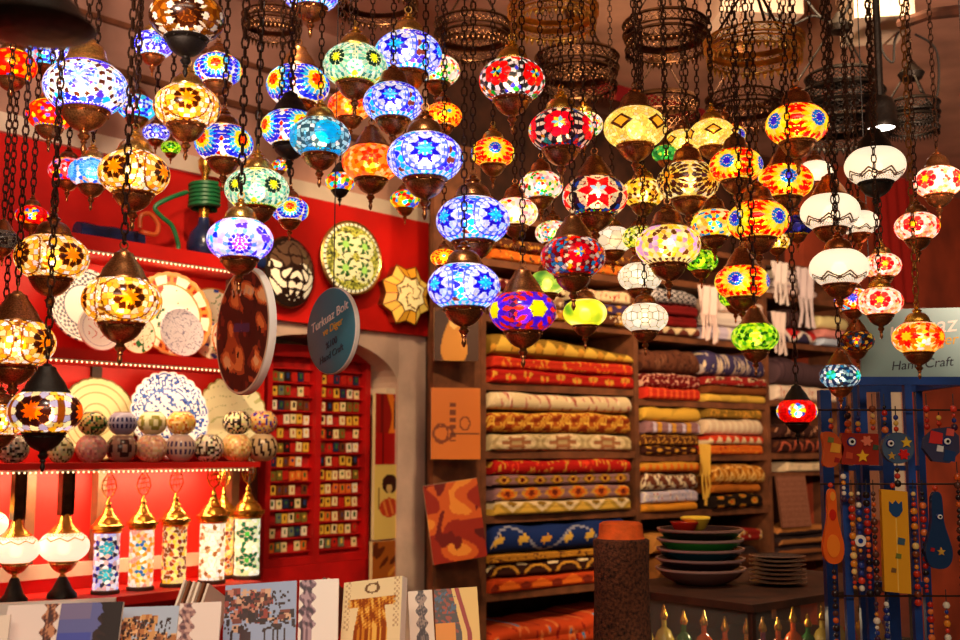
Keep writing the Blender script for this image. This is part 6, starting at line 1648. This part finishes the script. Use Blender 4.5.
for i in range(7):
    R = 28 * s_; h = 4.3 * s_
    g = thing('small_plate', f"small dark plate, {['lowest','second from below','third from below','middle one','third from top','second from top','topmost'][i]} of the dark stack on the counter", 'plate', (p.x, p.y, z), group='dark small plates stacked on the counter')
    m = MB(); m.cur = (36, 24, 26); m.lathe([(R * .55, 0), (R * .6, .001), (R * .95, h * .8), (R * .9, h * .9), (R * .55, h * .3), (.002, h * .3)], 36, cap=False); m.build('plate_body', 'gloss', g)
    m = MB(); m.cur = (140, 100, 84); m.lathe([(R * .94, h * .78), (R, h * .88), (R * .94, h * .96)], 36, cap=False); m.build('rim', 'gloss', g)
    z += h * .98
p, t = onz(752, 582, ZC); s_ = t / F
g0 = None
# speckled column with orange cap
p = P(621, 540, 3.05); t = 3.05 / ray(621, 540).y; s_ = t / F
zc_ = p.z
g = thing('speckled_column', 'tall dark brown speckled furry column topped by an orange felt cap', 'column', (p.x, p.y, 0))
pr = [(32 * s_, 0)] + [(s_ * (30.5 - 3.0 * i / 20 + .7 * math.sin(i * 1.3)), zc_ * i / 20) for i in range(1, 21)] + [(26 * s_, zc_ + .004), (20 * s_, zc_ + .006)]
o = MB().lathe(pr, 48).build('furry_body', 'fuzzy', g)
MB().lathe([(19 * s_, zc_), (24 * s_, zc_ + .004), (22.5 * s_, zc_ + 4 * s_), (21.5 * s_, zc_ + 16 * s_), (18 * s_, zc_ + 18 * s_), (2 * s_, zc_ + 14 * s_)], 40).build('felt_cap', 'orangef', g)

# ------------------------------------------------------------------ blue rack with charms
YR = 2.72
def RP(px, py, dy=0.0): return P(px, py, YR + dy)
rack = thing('charm_rack', 'blue metal rack with hanging charms and beads at the right', 'rack', (RP(845, 381).x, YR, 0))
ro = rack.location
zt_ = RP(900, 381).z
def rb_(name, a, b, w, m='blue'):
    a, b = Vector(a) - ro, Vector(b) - ro
    c = (a + b) / 2; d = b - a
    MB().box(c, (abs(d.x) + w, abs(d.y) + w, abs(d.z) + w)).build(name, m, rack)
xl, xm_, xr = RP(845, 500).x, RP(912, 500).x, RP(975, 500).x
for (x, y) in ((xl, YR), (xm_, YR), (xr, YR), (xm_ - .02, YR + .32), (xr, YR + .32), (RP(888, 480).x, YR + .16)): rb_('post', (x, y, 0), (x, y, zt_), .018)
for y, xq in ((YR, xl), (YR + .32, xl + .14)): rb_('top_bar', (xq, y, zt_), (xr, y, zt_), .02)
for x in (xr,): rb_('top_bar', (x, YR + .01, zt_), (x, YR + .31, zt_), .018)
for yp in (470, 600):
    z = RP(900, yp).z; rb_('cross_bar', (xl + .12, YR + .32, z), (xr - .01, YR + .32, z), .014)
for yp, x0_, x1_ in ((410, 812, 965), (484, 820, 965), (596, 835, 965)):
    a, b = RP(x0_, yp, -.03), RP(x1_, yp, -.03)
    MB().tube([a - ro, b - ro], .0022, 6).build('hook_wire', 'chain', rack)
rb_('back_slat', (RP(868, 480).x, YR + .32, .2), (RP(868, 480).x, YR + .32, zt_ - .02), .03)
rb_('back_slat', (RP(935, 480).x, YR + .32, .2), (RP(935, 480).x, YR + .32, zt_ - .02), .03)
EYEB, EYEW = (20, 40, 120), (235, 235, 230)
def charm(px, py, w, h, outl, basec, decos, lab, name, cat, dy=-.05, ytop=None, bead_cols=((200, 60, 30), (230, 190, 80), (40, 60, 140)), turn=0.0):
    p = RP(px, py, dy); s_ = PT(px, py, p.y) / F
    g = thing(name, lab, cat, p, (0, 0, turn), 'charms hanging on the blue rack')
    W2, H2 = w / 2 * s_, h / 2 * s_
    m = MB(); m.cur = basec
    m.prism([(a * W2, b * H2) for a, b in outl], -.008, .008)
    cbo = m.build('charm_body', 'gloss', g)
    for (kind, dx, dz, r, c) in decos:
        d = MB(); d.cur = c
        if kind == 'eye':
            for rr, yy_, cc_ in ((1, -.009, EYEB), (.74, -.0115, EYEW), (.36, -.0135, (20, 16, 20))):
                q = MB(); 
                d.cur = cc_
                q = [(dx * W2 + r * rr * W2 * math.cos(a), dz * H2 + r * rr * W2 * math.sin(a)) for a in [2 * PI * k / 20 for k in range(20)]]
                d.prism(q, yy_ - .003, yy_ + .003)
            d.build('eye_bead', 'gloss', cbo)
        elif kind == 'star':
            q = [(dx * W2 + r * W2 * (1 if k % 2 == 0 else .45) * math.cos(PI * k / 5 + PI / 2), dz * H2 + r * W2 * (1 if k % 2 == 0 else .45) * math.sin(PI * k / 5 + PI / 2)) for k in range(10)]
            d.prism(q, -.0125, -.007); d.build('star_ornament', 'gloss', cbo)
        elif kind == 'flower':
            q = [(dx * W2 + r * W2 * (.8 + .2 * math.cos(6 * a)) * math.cos(a), dz * H2 + r * W2 * (.8 + .2 * math.cos(6 * a)) * math.sin(a)) for a in [2 * PI * k / 36 for k in range(36)]]
            d.prism(q, -.013, -.007); d.build('flower_ornament', 'gloss', cbo)
        elif kind == 'oval':
            q = [(dx * W2 + r * W2 * math.cos(a), dz * H2 + r * 1.7 * W2 * math.sin(a)) for a in [2 * PI * k / 28 for k in range(28)]]
            d.prism(q, -.0105, -.007); d.build('colour_patch', 'gloss', cbo)
        elif kind == 'patch':
            d.prism([(dx * W2 + r * W2 * a, dz * H2 + r * W2 * b) for a, b in ((-1, -.7), (.8, -.9), (1, .6), (-.6, 1))], -.0105, -.007); d.build('colour_patch', 'gloss', cbo)
        elif kind == 'stem':
            d.tube([(dx * W2, -.0085, dz * H2), (dx * W2 + .002, -.0085, (dz + r) * H2)], .0015, 6); d.build('stem_line', 'gloss', cbo)
        elif kind == 'tulip':
            d.prism([(dx * W2 + r * W2 * a, dz * H2 + r * W2 * b) for a, b in ((-.75, .9), (-.35, .55), (0, 1.0), (.35, .55), (.75, .9), (.8, -.2), (.4, -.8), (0, -1), (-.4, -.8), (-.8, -.2))], -.011, -.007); d.build('tulip_motif', 'gloss', cbo)
    zt2 = RP(px, ytop, dy).z - p.z if ytop else H2 + .03
    MB().tube([(0, 0, H2 * .9), (0, 0, zt2)], .0014, 6).build('hanging_cord', 'cable', g)
    n = max(1, int((zt2 - H2) / .016))
    for k in range(min(n, 6)):
        b = MB(); b.cur = bead_cols[k % len(bead_cols)]; b.ball((0, 0, H2 + .008 + k * .014), .0065, 10); b.build('bead', 'gloss', g)
    return g
circ = [(math.cos(2 * PI * k / 32), math.sin(2 * PI * k / 32)) for k in range(32)]
fishL = [(-1, -.75), (-.4, -.9), (.4, -.75), (1, -.1), (1, .2), (.4, .8), (-.4, .95), (-1, .85), (-.8, .2), (-.85, -.3)]
sq = [(-1, -.95), (.95, -1), (1, .95), (-.95, 1)]
gourd = [(-.3, 1), (.35, 1), (.42, .6), (.42, .2), (.75, -.2), (1, -.55), (.85, -.85), (.4, -1), (-.4, -1), (-.85, -.85), (-1, -.55), (-.75, -.2), (-.42, .2), (-.42, .6)]
def chaikin(p, n=2):
    for _ in range(n):
        q = []
        for i in range(len(p)):
            a, b = p[i], p[(i + 1) % len(p)]
            q += [(a[0] * .75 + b[0] * .25, a[1] * .75 + b[1] * .25), (a[0] * .25 + b[0] * .75, a[1] * .25 + b[1] * .75)]
        p = q
    return p
gourd = chaikin(gourd); fishL = chaikin(fishL, 1)
charm(859, 449, 38, 32, sq, (150, 40, 24), [('eye', -.45, .45, .24, 0), ('star', .1, -.45, .34, (236, 180, 40)), ('flower', .35, .5, .3, (226, 120, 90)), ('patch', .8, .1, .16, (60, 80, 60)), ('patch', -.6, -.4, .2, (190, 70, 40))], 'square red charm with evil eye and yellow star on the rack', 'eye_charm', 'charm', ytop=412)
charm(897, 448, 32, 31, circ, (70, 92, 120), [('eye', -.5, .3, .26, 0), ('star', .5, .35, .36, (232, 190, 50)), ('flower', .3, -.4, .36, (206, 30, 30)), ('star', -.45, -.5, .26, (190, 150, 60))], 'round grey blue charm with eye, star and red flower', 'eye_charm', 'charm', ytop=406)
charm(940, 445, 36, 36, [(-1, -.2), (-.5, -.9), (.4, -1), (1, -.4), (1, .5), (.5, 1), (-.3, .9), (-.9, .4)], (60, 60, 90), [('eye', .3, .2, .24, 0), ('patch', -.3, .4, .4, (206, 50, 50)), ('patch', .5, .7, .24, (220, 90, 80)), ('patch', -.1, -.2, .2, (220, 220, 220)), ('patch', .4, -.6, .36, (30, 60, 110))], 'red and blue fish charm at the right end of the rack', 'fish_charm', 'charm', ytop=412)
charm(832, 450, 22, 40, fishL, (196, 84, 36), [('patch', .2, .1, .5, (226, 160, 50)), ('patch', -.2, .5, .3, (110, 120, 60)), ('patch', .3, -.5, .26, (150, 30, 26))], 'orange and yellow fish charm left of the square red one', 'fish_charm', 'charm', ytop=412)
charm(832, 526, 22, 74, gourd, (226, 96, 24), [('oval', .0, .3, .3, (196, 34, 14)), ('oval', -.05, -.52, .6, (240, 130, 34)), ('oval', .05, .8, .24, (236, 150, 50))], 'orange red gourd shaped wooden charm hanging by the bead strings', 'gourd_charm', 'charm', ytop=486)
charm(895, 541, 27, 103, sq, (226, 160, 34), [('tulip', .05, .62, .62, (30, 70, 120)), ('stem', 0, -.95, 1.4, (240, 200, 90)), ('patch', .35, 0, .3, (60, 90, 110)), ('patch', .1, -.28, .22, (110, 120, 50)), ('patch', -.3, -.55, .2, (120, 90, 50))], 'tall yellow plaque painted with a blue tulip', 'tulip_plaque', 'plaque', ytop=484)
charm(937, 530, 28, 76, gourd, (24, 52, 92), [('eye', .1, .35, .22, 0), ('star', .1, -.55, .3, (210, 160, 60)), ('patch', -.5, -.5, .16, (160, 30, 40))], 'dark blue gourd shaped charm with an evil eye', 'gourd_charm', 'charm', ytop=486)
# bead strings
PAL = {'amber and red': [(226, 140, 40), (200, 50, 24), (120, 60, 30), (236, 200, 120)], 'red and black': [(190, 40, 26), (30, 20, 20), (226, 120, 60)], 'blue and white': [(40, 90, 200), (230, 225, 215), (20, 40, 120)], 'mixed bright': [(226, 140, 40), (40, 60, 140), (220, 60, 40), (230, 220, 200), (60, 30, 60)], 'dark and orange': [(40, 26, 30), (210, 90, 30), (90, 50, 40)]}
BS = [(851, 488, 590, 'amber and red', 'left of the eye pendant string'), (858, 488, 588, 'mixed bright', 'carrying a large white eye bead'), (866, 488, 592, 'red and black', 'right of the eye pendant string'), (873, 488, 590, 'dark and orange', 'touching the left side of the tulip plaque'), (913, 488, 600, 'amber and red', 'along the right edge of the tulip plaque'), (834, 566, 640, 'dark and orange', 'below the orange gourd charm'), (876, 598, 655, 'mixed bright', 'below the tulip plaque at left'), (886, 598, 655, 'blue and white', 'below the tulip plaque in the middle'), (930, 598, 655, 'red and black', 'below the dark blue gourd charm'), (946, 598, 655, 'mixed bright', 'at the lower right corner'), (843, 470, 500, 'mixed bright', 'under the square red charm'), (897, 464, 484, 'red and black', 'short, just above the tulip plaque'), (957, 470, 590, 'dark and orange', 'at the far right edge of the rack'), (847, 402, 430, 'dark and orange', 'short, above the left side of the square red charm'), (872, 402, 430, 'amber and red', 'short, above the right side of the square red charm'), (884, 402, 428, 'red and black', 'short, left above the round grey blue charm'), (926, 402, 424, 'red and black', 'short, left above the red and blue fish'), (953, 402, 424, 'mixed bright', 'short, right above the red and blue fish'), (922, 488, 590, 'red and black', 'left of the dark blue gourd charm')]
rs = random.Random(21)
for px, ya, yb, pal, lab in BS:
    dy = -.03
    a, b = RP(px, ya, dy), RP(px, yb, dy)
    g = thing('bead_string', f"{pal} bead string {lab}", 'beads', a, group='bead strings on the blue rack')
    Hh = a.z - b.z
    MB().tube([(0, 0, .02), (0, 0, -Hh)], .0012, 5).build('hanging_cord', 'cable', g)
    zq = -.008; k = 0
    while zq > -Hh and k < 24:
        r = rs.choice([.005, .006, .0075, .009])
        if 'eye bead' in lab and k == 7:
            e = MB(); e.cur = (235, 230, 220); e.lathe([(.004, -.003), (.014, -.003), (.014, .003), (.004, .003)], 20); e.cur = (30, 60, 150); e.lathe([(.006, .003), (.006, .0045)], 16)
            e.v = [(x, -z, y + zq - .012) for x, y, z in e.v]
            e.build('eye_bead', 'gloss', g); zq -= .03
        else:
            b_ = MB(); b_.cur = rs.choice(PAL[pal]); b_.ball((0, 0, zq - r), r, 9); b_.build('bead', 'gloss', g); zq -= 2 * r + .0015
        k += 1
# ------------------------------------------------------------------ print display in front
def print_card(x0_, y0_, x1_, y1_, Y0, Y1, h, fn, lab, lean=.45, th=.006, name='art_print', edge=(240, 226, 210), cat='print'):
    a, b = P(x0_, y0_, Y0), P(x1_, y1_, Y1)
    X = (b - a); w = X.length; X.normalize()
    dn = Vector((0, -math.sin(lean), -math.cos(lean)))
    Z = -(dn - X * dn.dot(X)).normalized()
    Yv = Z.cross(X)
    g = thing(name, lab, cat, a + X * w / 2 - Z * h)
    g.rotation_euler = Matrix((X, Yv, Z)).transposed().to_euler()
    MB().box((0, 0, h / 2), (w, th, h), col=edge).build('backing_board', 'print', g)
    MB().panel(w, h, 84, 80, lambda U, V: fn(U, np.clip((V - .5) / .5, 0, 1)), y=-th / 2 - .0008).build('printed_face', 'print', g)
    return g
def town(seed, sky, cols, split=.62, dark=None):
    def fn(U, V):
        rng = np.random.default_rng(seed)
        o = sel(sky, [], U.shape)
        for k in range(170):
            x, y = rng.uniform(0, 1), split - rng.uniform(0, split) * (.4 + .6 * rng.uniform()); w, h = rng.uniform(.02, .07), rng.uniform(.05, .18)
            if x > .62 and y > .5: continue
            o[(np.abs(U - x) < w) & (V > y - h) & (V < y)] = cols[rng.integers(len(cols))]
        for k in range(160):
            x, y = rng.uniform(0, .9), rng.uniform(0, split * .9)
            o[(np.abs(U - x) < .015) & (np.abs(V - y) < .025)] = (50, 30, 30)
        if dark:
            n = noise2(U * 2, V * 2, seed, 5)
            o[(U + n * .12 > dark[0]) & (V > .1)] = dark[1]
        return o
    return fn
def edge_strip(seed, w0, w1, c, base):
    def fn(U, V):
        o = sel(base, [], U.shape); n = noise2(U * 3, V * 3, seed, 9)
        e = .5 * (w1 - w0) * (.8 + .3 * np.sin(V * 23 + seed))
        mk = np.abs(U - (w0 + w1) / 2) < e
        o[mk] = c[0]; o[mk & (n > .2)] = c[1]; o[mk & (n < -.4)] = c[2]
        return o
    return fn
BRW = [(120, 70, 56), (190, 130, 96), (70, 44, 44)]
hp_ = .2
print_card(-6, 617, 11, 615, 2.05, 2.05, hp_, edge_strip(2, .0, .25, BRW, (236, 216, 200)), 'cream card cut by the left edge of the print row', .4)
print_card(9, 606, 62, 604, 2.1, 2.1, hp_, edge_strip(3, .68, .98, BRW, (232, 214, 208)), 'white print with a brown ruin along its right side', .4)
print_card(62.5, 604, 124, 602, 2.1, 2.1, hp_, lambda U, V: sel((96, 100, 160), [((V < .45) & (U < .55), (70, 80, 170)), ((V > .7) & (U < .5), (120, 110, 150)), ((U + .1 * noise2(U * 3, V * 3, 5, 6) > .52 + .2 * V), (50, 30, 30)), ((U + .1 * noise2(U * 3, V * 3, 6, 9) > .7), (34, 22, 26))], U.shape), 'blue violet dusk print with dark trees', .4)
print_card(122, 608, 180, 606, 2.16, 2.16, hp_, town(7, (170, 186, 210), [(176, 110, 60), (206, 150, 90), (120, 66, 44), (226, 180, 130)], .85, None), 'print of brown hillside houses under a pale sky', .4)
print_card(180.5, 604, 222, 602, 2.16, 2.16, hp_, edge_strip(8, .0, .38, [(150, 110, 110), (200, 160, 150), (90, 60, 70)], (234, 216, 208)), 'print with brown rocks at left and white right side', .4)
print_card(226, 586, 297, 581, 2.3, 2.3, hp_, town(11, (150, 170, 206), [(60, 36, 44), (120, 60, 50), (190, 130, 110), (40, 28, 36), (150, 60, 50), (210, 170, 140)], .92, None), 'crowded bazaar street print with pale blue sky strip', .4)
print_card(300, 581, 339, 579, 2.3, 2.3, hp_, edge_strip(12, .0, .42, [(110, 80, 96), (170, 140, 150), (60, 44, 60)], (236, 226, 216)), 'white print with violet grey buildings along its left side', .4)
def f_kaftan(U, V):
    o = sel((240, 220, 172), [], U.shape)
    n = noise2(U * 4, V * 4, 3, 8)
    body = ((np.abs(U - .5) < .2 + .08 * (1 - V / .62)) & (V < .62)) | ((np.abs(U - .5) < .40) & (V > .46) & (V < .62)) 
    o[body] = (206, 130, 40); o[body & (n > .2)] = (150, 70, 20); o[body & (n < -.5)] = (240, 190, 90)
    o[(np.abs(np.hypot((U - .5) / .11, (V - .82) / .09) - 1) < .2)] = (120, 90, 60)
    o[(np.abs(U - .58) < .014) & (V > .72) & (V < .96)] = (120, 90, 60); o[(np.abs(V - .8) < .01) & (U > .5) & (U < .76)] = (120, 90, 60)
    bd = ((np.abs(U - .08) < .05) | (np.abs(U - .92) < .05)) & (np.sin(V * 60) * np.sin(U * 80) > .1)
    o[bd] = (200, 170, 130)
    return o
print_card(347, 584, 405, 577, 2.36, 2.3, hp_, f_kaftan, 'cream print of a golden robe under a brush monogram', .36, .02)
print_card(408, 592, 432, 590, 2.5, 2.5, hp_, edge_strip(14, .3, .75, [(90, 80, 80), (150, 130, 120), (60, 50, 56)], (226, 210, 190)), 'narrow grey picture print right of the golden robe', .36)
print_card(434, 590, 477, 587, 2.5, 2.5, hp_, lambda U, V: sel((226, 190, 110), [((U < .5 - .2 * (V - .5)), (70, 60, 60)), ((U < .5 - .2 * (V - .5)) & (noise2(U * 3, V * 3, 8, 9) > .2), (150, 60, 40)), ((U < .5) & (noise2(U * 3, V * 3, 18, 9) > .5), (60, 90, 120)), (np.abs(U - .62 - .25 * (.6 - V)) < .05, (150, 30, 20)), ((V < .25) & (U < .45), (220, 140, 40))], U.shape), 'yellow print of a dark bazaar with red ribbon, last of the row', .36)
# stacked card edges between the prints
def card_stack(x, y, Y, n, dx, cols, what):
    for i in range(n):
        p = P(x + i * dx, y + i * .8, Y + .004 * i)
        g = MB(); g.box((0, 0, -.1), (.005, .12, .2), col=cols[i % len(cols)])
        o = g.build('picture_card', 'print', None, p, (-.42, .12, -.25))
        tag(o, f"{['first', 'second', 'third', 'fourth', 'fifth', 'sixth', 'seventh'][i]} thin card edge, counted from the left, {what}", 'card', 'cards seen edge on')
card_stack(196, 588, 2.42, 6, 4.6, [(240, 226, 206), (120, 70, 40), (232, 214, 196)], 'left of the bazaar street print')
card_stack(333, 586, 2.40, 3, 4.0, [(90, 50, 36), (226, 200, 170), (110, 60, 46)], 'left of the golden robe print')
# table under the prints
tb = thing('print_table', 'red counter under the row of prints at the front', 'counter', (-.5, 2.15, 0))
MB().box((-.12, .08, .955), (1.5, .75, .04)).build('table_top', 'red', tb)
MB().box((-.12, .12, .465), (1.44, .65, .93)).build('table_body', 'redd', tb)
pts = [(-60, 606, 116, 596)]
a, b = P(-60, 606, 2.95), P(116, 598, 3.05)
bd = MB(); c = (a + b) / 2
bd.box((0, 0, -.17), ((b - a).length, .03, .34))
o = bd.build('display_board', 'white', None, c, (0, -.02, math.atan2(b.y - a.y, b.x - a.x)))
tag(o, 'long white board edge behind the prints at the left', 'board')
MB().box((0, 0, -.17 - .40), ((b - a).length, .2, .4)).build('support', 'redd', o)

# ------------------------------------------------------------------ ceiling things
def rug_fn(U, V):
    o = sel((120, 16, 20), [], U.shape)
    o[(np.hypot((U * 9 % 1) - .5, (V * 12 % 1) - .5) < .2)] = (160, 40, 36)
    o[(U < .08) | (U > .92)] = (90, 10, 16); o[(np.abs(U - .16) < .02) | (np.abs(U - .84) < .02)] = (150, 60, 40)
    return o
x0_, x1_ = S.hit(568, 60, -.1)[0], S.hit(728, 60, -.1)[0]
zb_ = zat(650, 118, -.1, S)
m = MB(); m.panel(x1_ - x0_, CEIL - zb_ - .02, 70, 60, rug_fn, y=-.006); m.cur = (100, 14, 18); m.box((0, 0, (CEIL - zb_ - .02) / 2), (x1_ - x0_, .01, CEIL - zb_ - .02))
o = m.build('hanging_carpet', 'cloth', None, S.w((x0_ + x1_) / 2, .0, zb_), (0, 0, SA))
tag(o, 'crimson carpet hanging high behind the dark two tier ring', 'carpet')
# round spotlight
p = P(881, 116, 3.35); t = PT(881, 116, 3.35); s_ = t / F
g = thing('ceiling_spotlight', 'round dark spotlight shining down above the topmost white lantern', 'spotlight', p)
MB().lathe([(13 * s_, -13 * s_), (16 * s_, -13 * s_), (16.5 * s_, -8 * s_), (15 * s_, -6 * s_), (15 * s_, 8 * s_), (12 * s_, 16 * s_), (7 * s_, 20 * s_)], 32, cap=False).build('housing', 'blackm', g)
MB().lathe([(12.9 * s_, -12 * s_), (.01 * s_, -12.5 * s_)], 32, cap=False).build('lens', 'lampface', g)
MB().tube([(0, 0, 18 * s_), (0, 0, CEIL - p.z)], .012, 8).build('hanging_stem', 'blackm', g)
# boxes and cables under the ceiling at the right
def cbox(px0, px1, py0, py1, Y, dep, m_, lab, name, cat, rz=0.0):
    a, b = P(px0, py1, Y), P(px1, py0, Y); b.z = CEIL - .002
    o = MB().box((0, 0, 0), (b.x - a.x, dep, b.z - a.z)).build(name, m_, None, ((a.x + b.x) / 2, Y + dep / 2, (a.z + b.z) / 2), (0, 0, rz))
    tag(o, lab, cat); return o
cbox(862, 918, -26, 16, 3.9, .3, 'cream', 'pale box fixed under the ceiling above the small black ring', 'junction_box', 'box', -.15)
cbox(716, 800, -30, 12, 4.3, .3, 'plaster', 'white panel under the ceiling right of the crimson carpet', 'ceiling_light_panel', 'panel', .1)
o = MB().tube([P(900, 24, 3.6), P(930, 14, 3.5), P(985, 8, 3.3)], .02, 8).build('ceiling_pipe', 'woodd'); tag(o, 'dark pipe running along the ceiling in the upper right corner', 'pipe')
for i, (pts_, lab) in enumerate([([(800, -8), (822, 18), (840, 20), (852, -4)], 'black cable sagging under the ceiling left of the pale box'), ([(880, 18), (882, 50), (893, 62), (895, 40), (905, 20)], 'black cable loop left of the small black ring'), ([(915, 34), (936, 50), (938, 90), (930, 110)], 'thin black cable hanging right of the small black ring'), ([(760, 10), (790, 24), (815, 16), (838, 30)], 'black cable across the ceiling above the four tier chandelier')]):
    w = [P(a, b, 4.0 + .05 * i) for a, b in pts_]
    sm = []
    for q in range(len(w) - 1):
        p0, p1, p2, p3 = w[max(0, q - 1)], w[q], w[q + 1], w[min(len(w) - 1, q + 2)]
        for k in range(8):
            t = k / 8; sm.append(.5 * ((2 * p1) + (p2 - p0) * t + (2 * p0 - 5 * p1 + 4 * p2 - p3) * t * t + (3 * p1 - p0 - 3 * p2 + p3) * t ** 3))
    sm.append(w[-1])
    o = MB().tube(sm, .005, 6).build('hanging_cable', 'cable'); tag(o, lab, 'cable')
# near dark canopy, out of focus
p = P(36, 24, 1.15); t = PT(36, 24, 1.15); s_ = t / F
g = thing('lamp_canopy', 'large blurred dark metal canopy close to the camera in the upper left', 'canopy', p)
MB().lathe([(1 * s_, -15 * s_), (30 * s_, -13 * s_), (54 * s_, -6 * s_), (58 * s_, -2 * s_), (50 * s_, 6 * s_), (36 * s_, 24 * s_), (14 * s_, 40 * s_), (8 * s_, 60 * s_)], 40).build('metal_shell', 'blackm', g)
lx_ = MB().tube([(0, 0, 55 * s_), (0, 0, CEIL - p.z)], .008, 8).build('hanging_rod', 'blackm', g)
# red cloth hanging on the right wall
x0_, x1_ = S.hit(872, 200, -.24)[0], S.hit(912, 200, -.24)[0]; za, zb_ = zat(890, 300, -.24, S), zat(890, 140, -.24, S)
m = MB(); nx, nz = 40, 24; m.cur = (168, 34, 26)
vs = []
for s_ in (0, 1):
    for j in range(nz + 1):
        for i in range(nx + 1):
            q = i / nx; vs.append(((x1_ - x0_) * (q - .5), -.018 * math.sin(q * 24 + j * .12) - (.012 if s_ == 0 else 0), (zb_ - za) * j / nz))
N = (nx + 1) * (nz + 1); fs = []
for j in range(nz):
    for i in range(nx):
        a = j * (nx + 1) + i; fs.append((a, a + 1, a + nx + 2, a + nx + 1)); fs.append((N + a, N + a + nx + 1, N + a + nx + 2, N + a + 1))
m._add(vs, fs)
o = m.build('hanging_cloth', 'cloth', None, S.w((x0_ + x1_) / 2, -.24, za), (0, 0, SA)); tag(o, 'red cloth hanging in folds on the terracotta wall behind the pink lanterns', 'cloth')
# pale panels behind the blue rack
for (a, b, lab) in ((862, 880, 'narrow'), (884, 905, 'wide')):
    x0_, x1_ = S.hit(a, 450, -.25)[0], S.hit(b, 450, -.25)[0]
    o = lbox('wall_panel', 'cream' if lab == 'wide' else 'tan', x0_, x1_, -.26, -.3, zat(880, 520, -.25, S), zat(880, 388, -.25, S), frame=S, kind=False)
    tag(o, f"{lab} {'pale cream' if lab == 'wide' else 'tan'} panel on the wall behind the blue rack", 'panel')

# ------------------------------------------------------------------ light
def spot(name, loc, target, e, col, size=1.2, blend=.8, rad=.06):
    li = bpy.data.lights.new(name, 'SPOT'); li.energy = e; li.color = col; li.spot_size = size; li.spot_blend = blend; li.shadow_soft_size = rad
    o = bpy.data.objects.new(name, li); o.location = loc
    o.rotation_euler = (Vector(target) - Vector(loc)).to_track_quat('-Z', 'Y').to_euler()
    COL.objects.link(o)
def area(name, loc, target, e, col, sx, sy):
    li = bpy.data.lights.new(name, 'AREA'); li.shape = 'RECTANGLE'; li.size = sx; li.size_y = sy; li.energy = e; li.color = col
    o = bpy.data.objects.new(name, li); o.location = loc
    o.rotation_euler = (Vector(target) - Vector(loc)).to_track_quat('-Z', 'Y').to_euler()
    COL.objects.link(o)
WARM = (1, .70, .40)
spot('ceiling_spot_textiles', (.2, 2.6, 3.3), (.5, 5.4, 1.6), 235, WARM, 1.3)
spot('ceiling_spot_textiles_right', (1.2, 3.2, 3.3), (1.4, 6.0, 1.7), 235, WARM, 1.3)
spot('upper_shelf_fill', (.8, 3.4, 2.9), (.9, 5.6, 2.75), 110, WARM, 1.7)  # fill spot added to lift the dark upper shelves and carpet
spot('panel_fill_spot', (-.6, 2.7, 3.3), (-.5, 4.7, 1.8), 190, WARM, 1.1)  # unseen spot added to brighten the red panel and magnet cabinet
spot('print_fill_spot', (-.3, 1.0, 3.2), (-.4, 2.3, 1.1), 125, (1, .82, .62), 1.0)  # unseen spot added so the front prints come out brighter
spot('ceiling_spot_lens', (P(881, 130, 3.35).x, 3.35, P(881, 131, 3.35).z), (P(881, 130, 3.35).x + .1, 3.6, 0), 40, WARM, 1.6)
spot('upper_wall_fill', (-.9, .9, 2.2), (-1.0, 4.3, 3.5), 340, (1, .72, .56), .95, .9)  # invented uplight, brightens the upper left plaster and ceiling
spot('upper_wall_fill_right', (1.3, 1.2, 2.2), (2.6, 5.8, 2.75), 600, (1, .66, .46), 1.0, .9)  # second invented uplight, lifts the tan and terracotta wall
area('front_fill', (0, -1.5, 3.2), (0, 4, 2.4), 85, (1, .78, .55), 3.0, .6)  # added soft fill from the camera side, stands for no lamp
wd = bpy.data.worlds.new('world'); SC.world = wd; wd.use_nodes = True
wd.node_tree.nodes['Background'].inputs['Color'].default_value = (1, .72, .5, 1)
wd.node_tree.nodes['Background'].inputs['Strength'].default_value = .06
SC.view_settings.view_transform = 'Standard'
SC.view_settings.look = 'None'
SC.view_settings.exposure = 0.0
SC.view_settings.gamma = 1.0
SC.view_settings.use_curve_mapping = False
SC.cycles.use_denoising = True
try: SC.cycles.denoiser = 'OPENIMAGEDENOISE'
except Exception: pass
SC.cycles.max_bounces = 6
SC.cycles.transparent_max_bounces = 12
SC.cycles.sample_clamp_indirect = 4.0
SC.cycles.caustics_reflective = False
SC.cycles.caustics_refractive = False
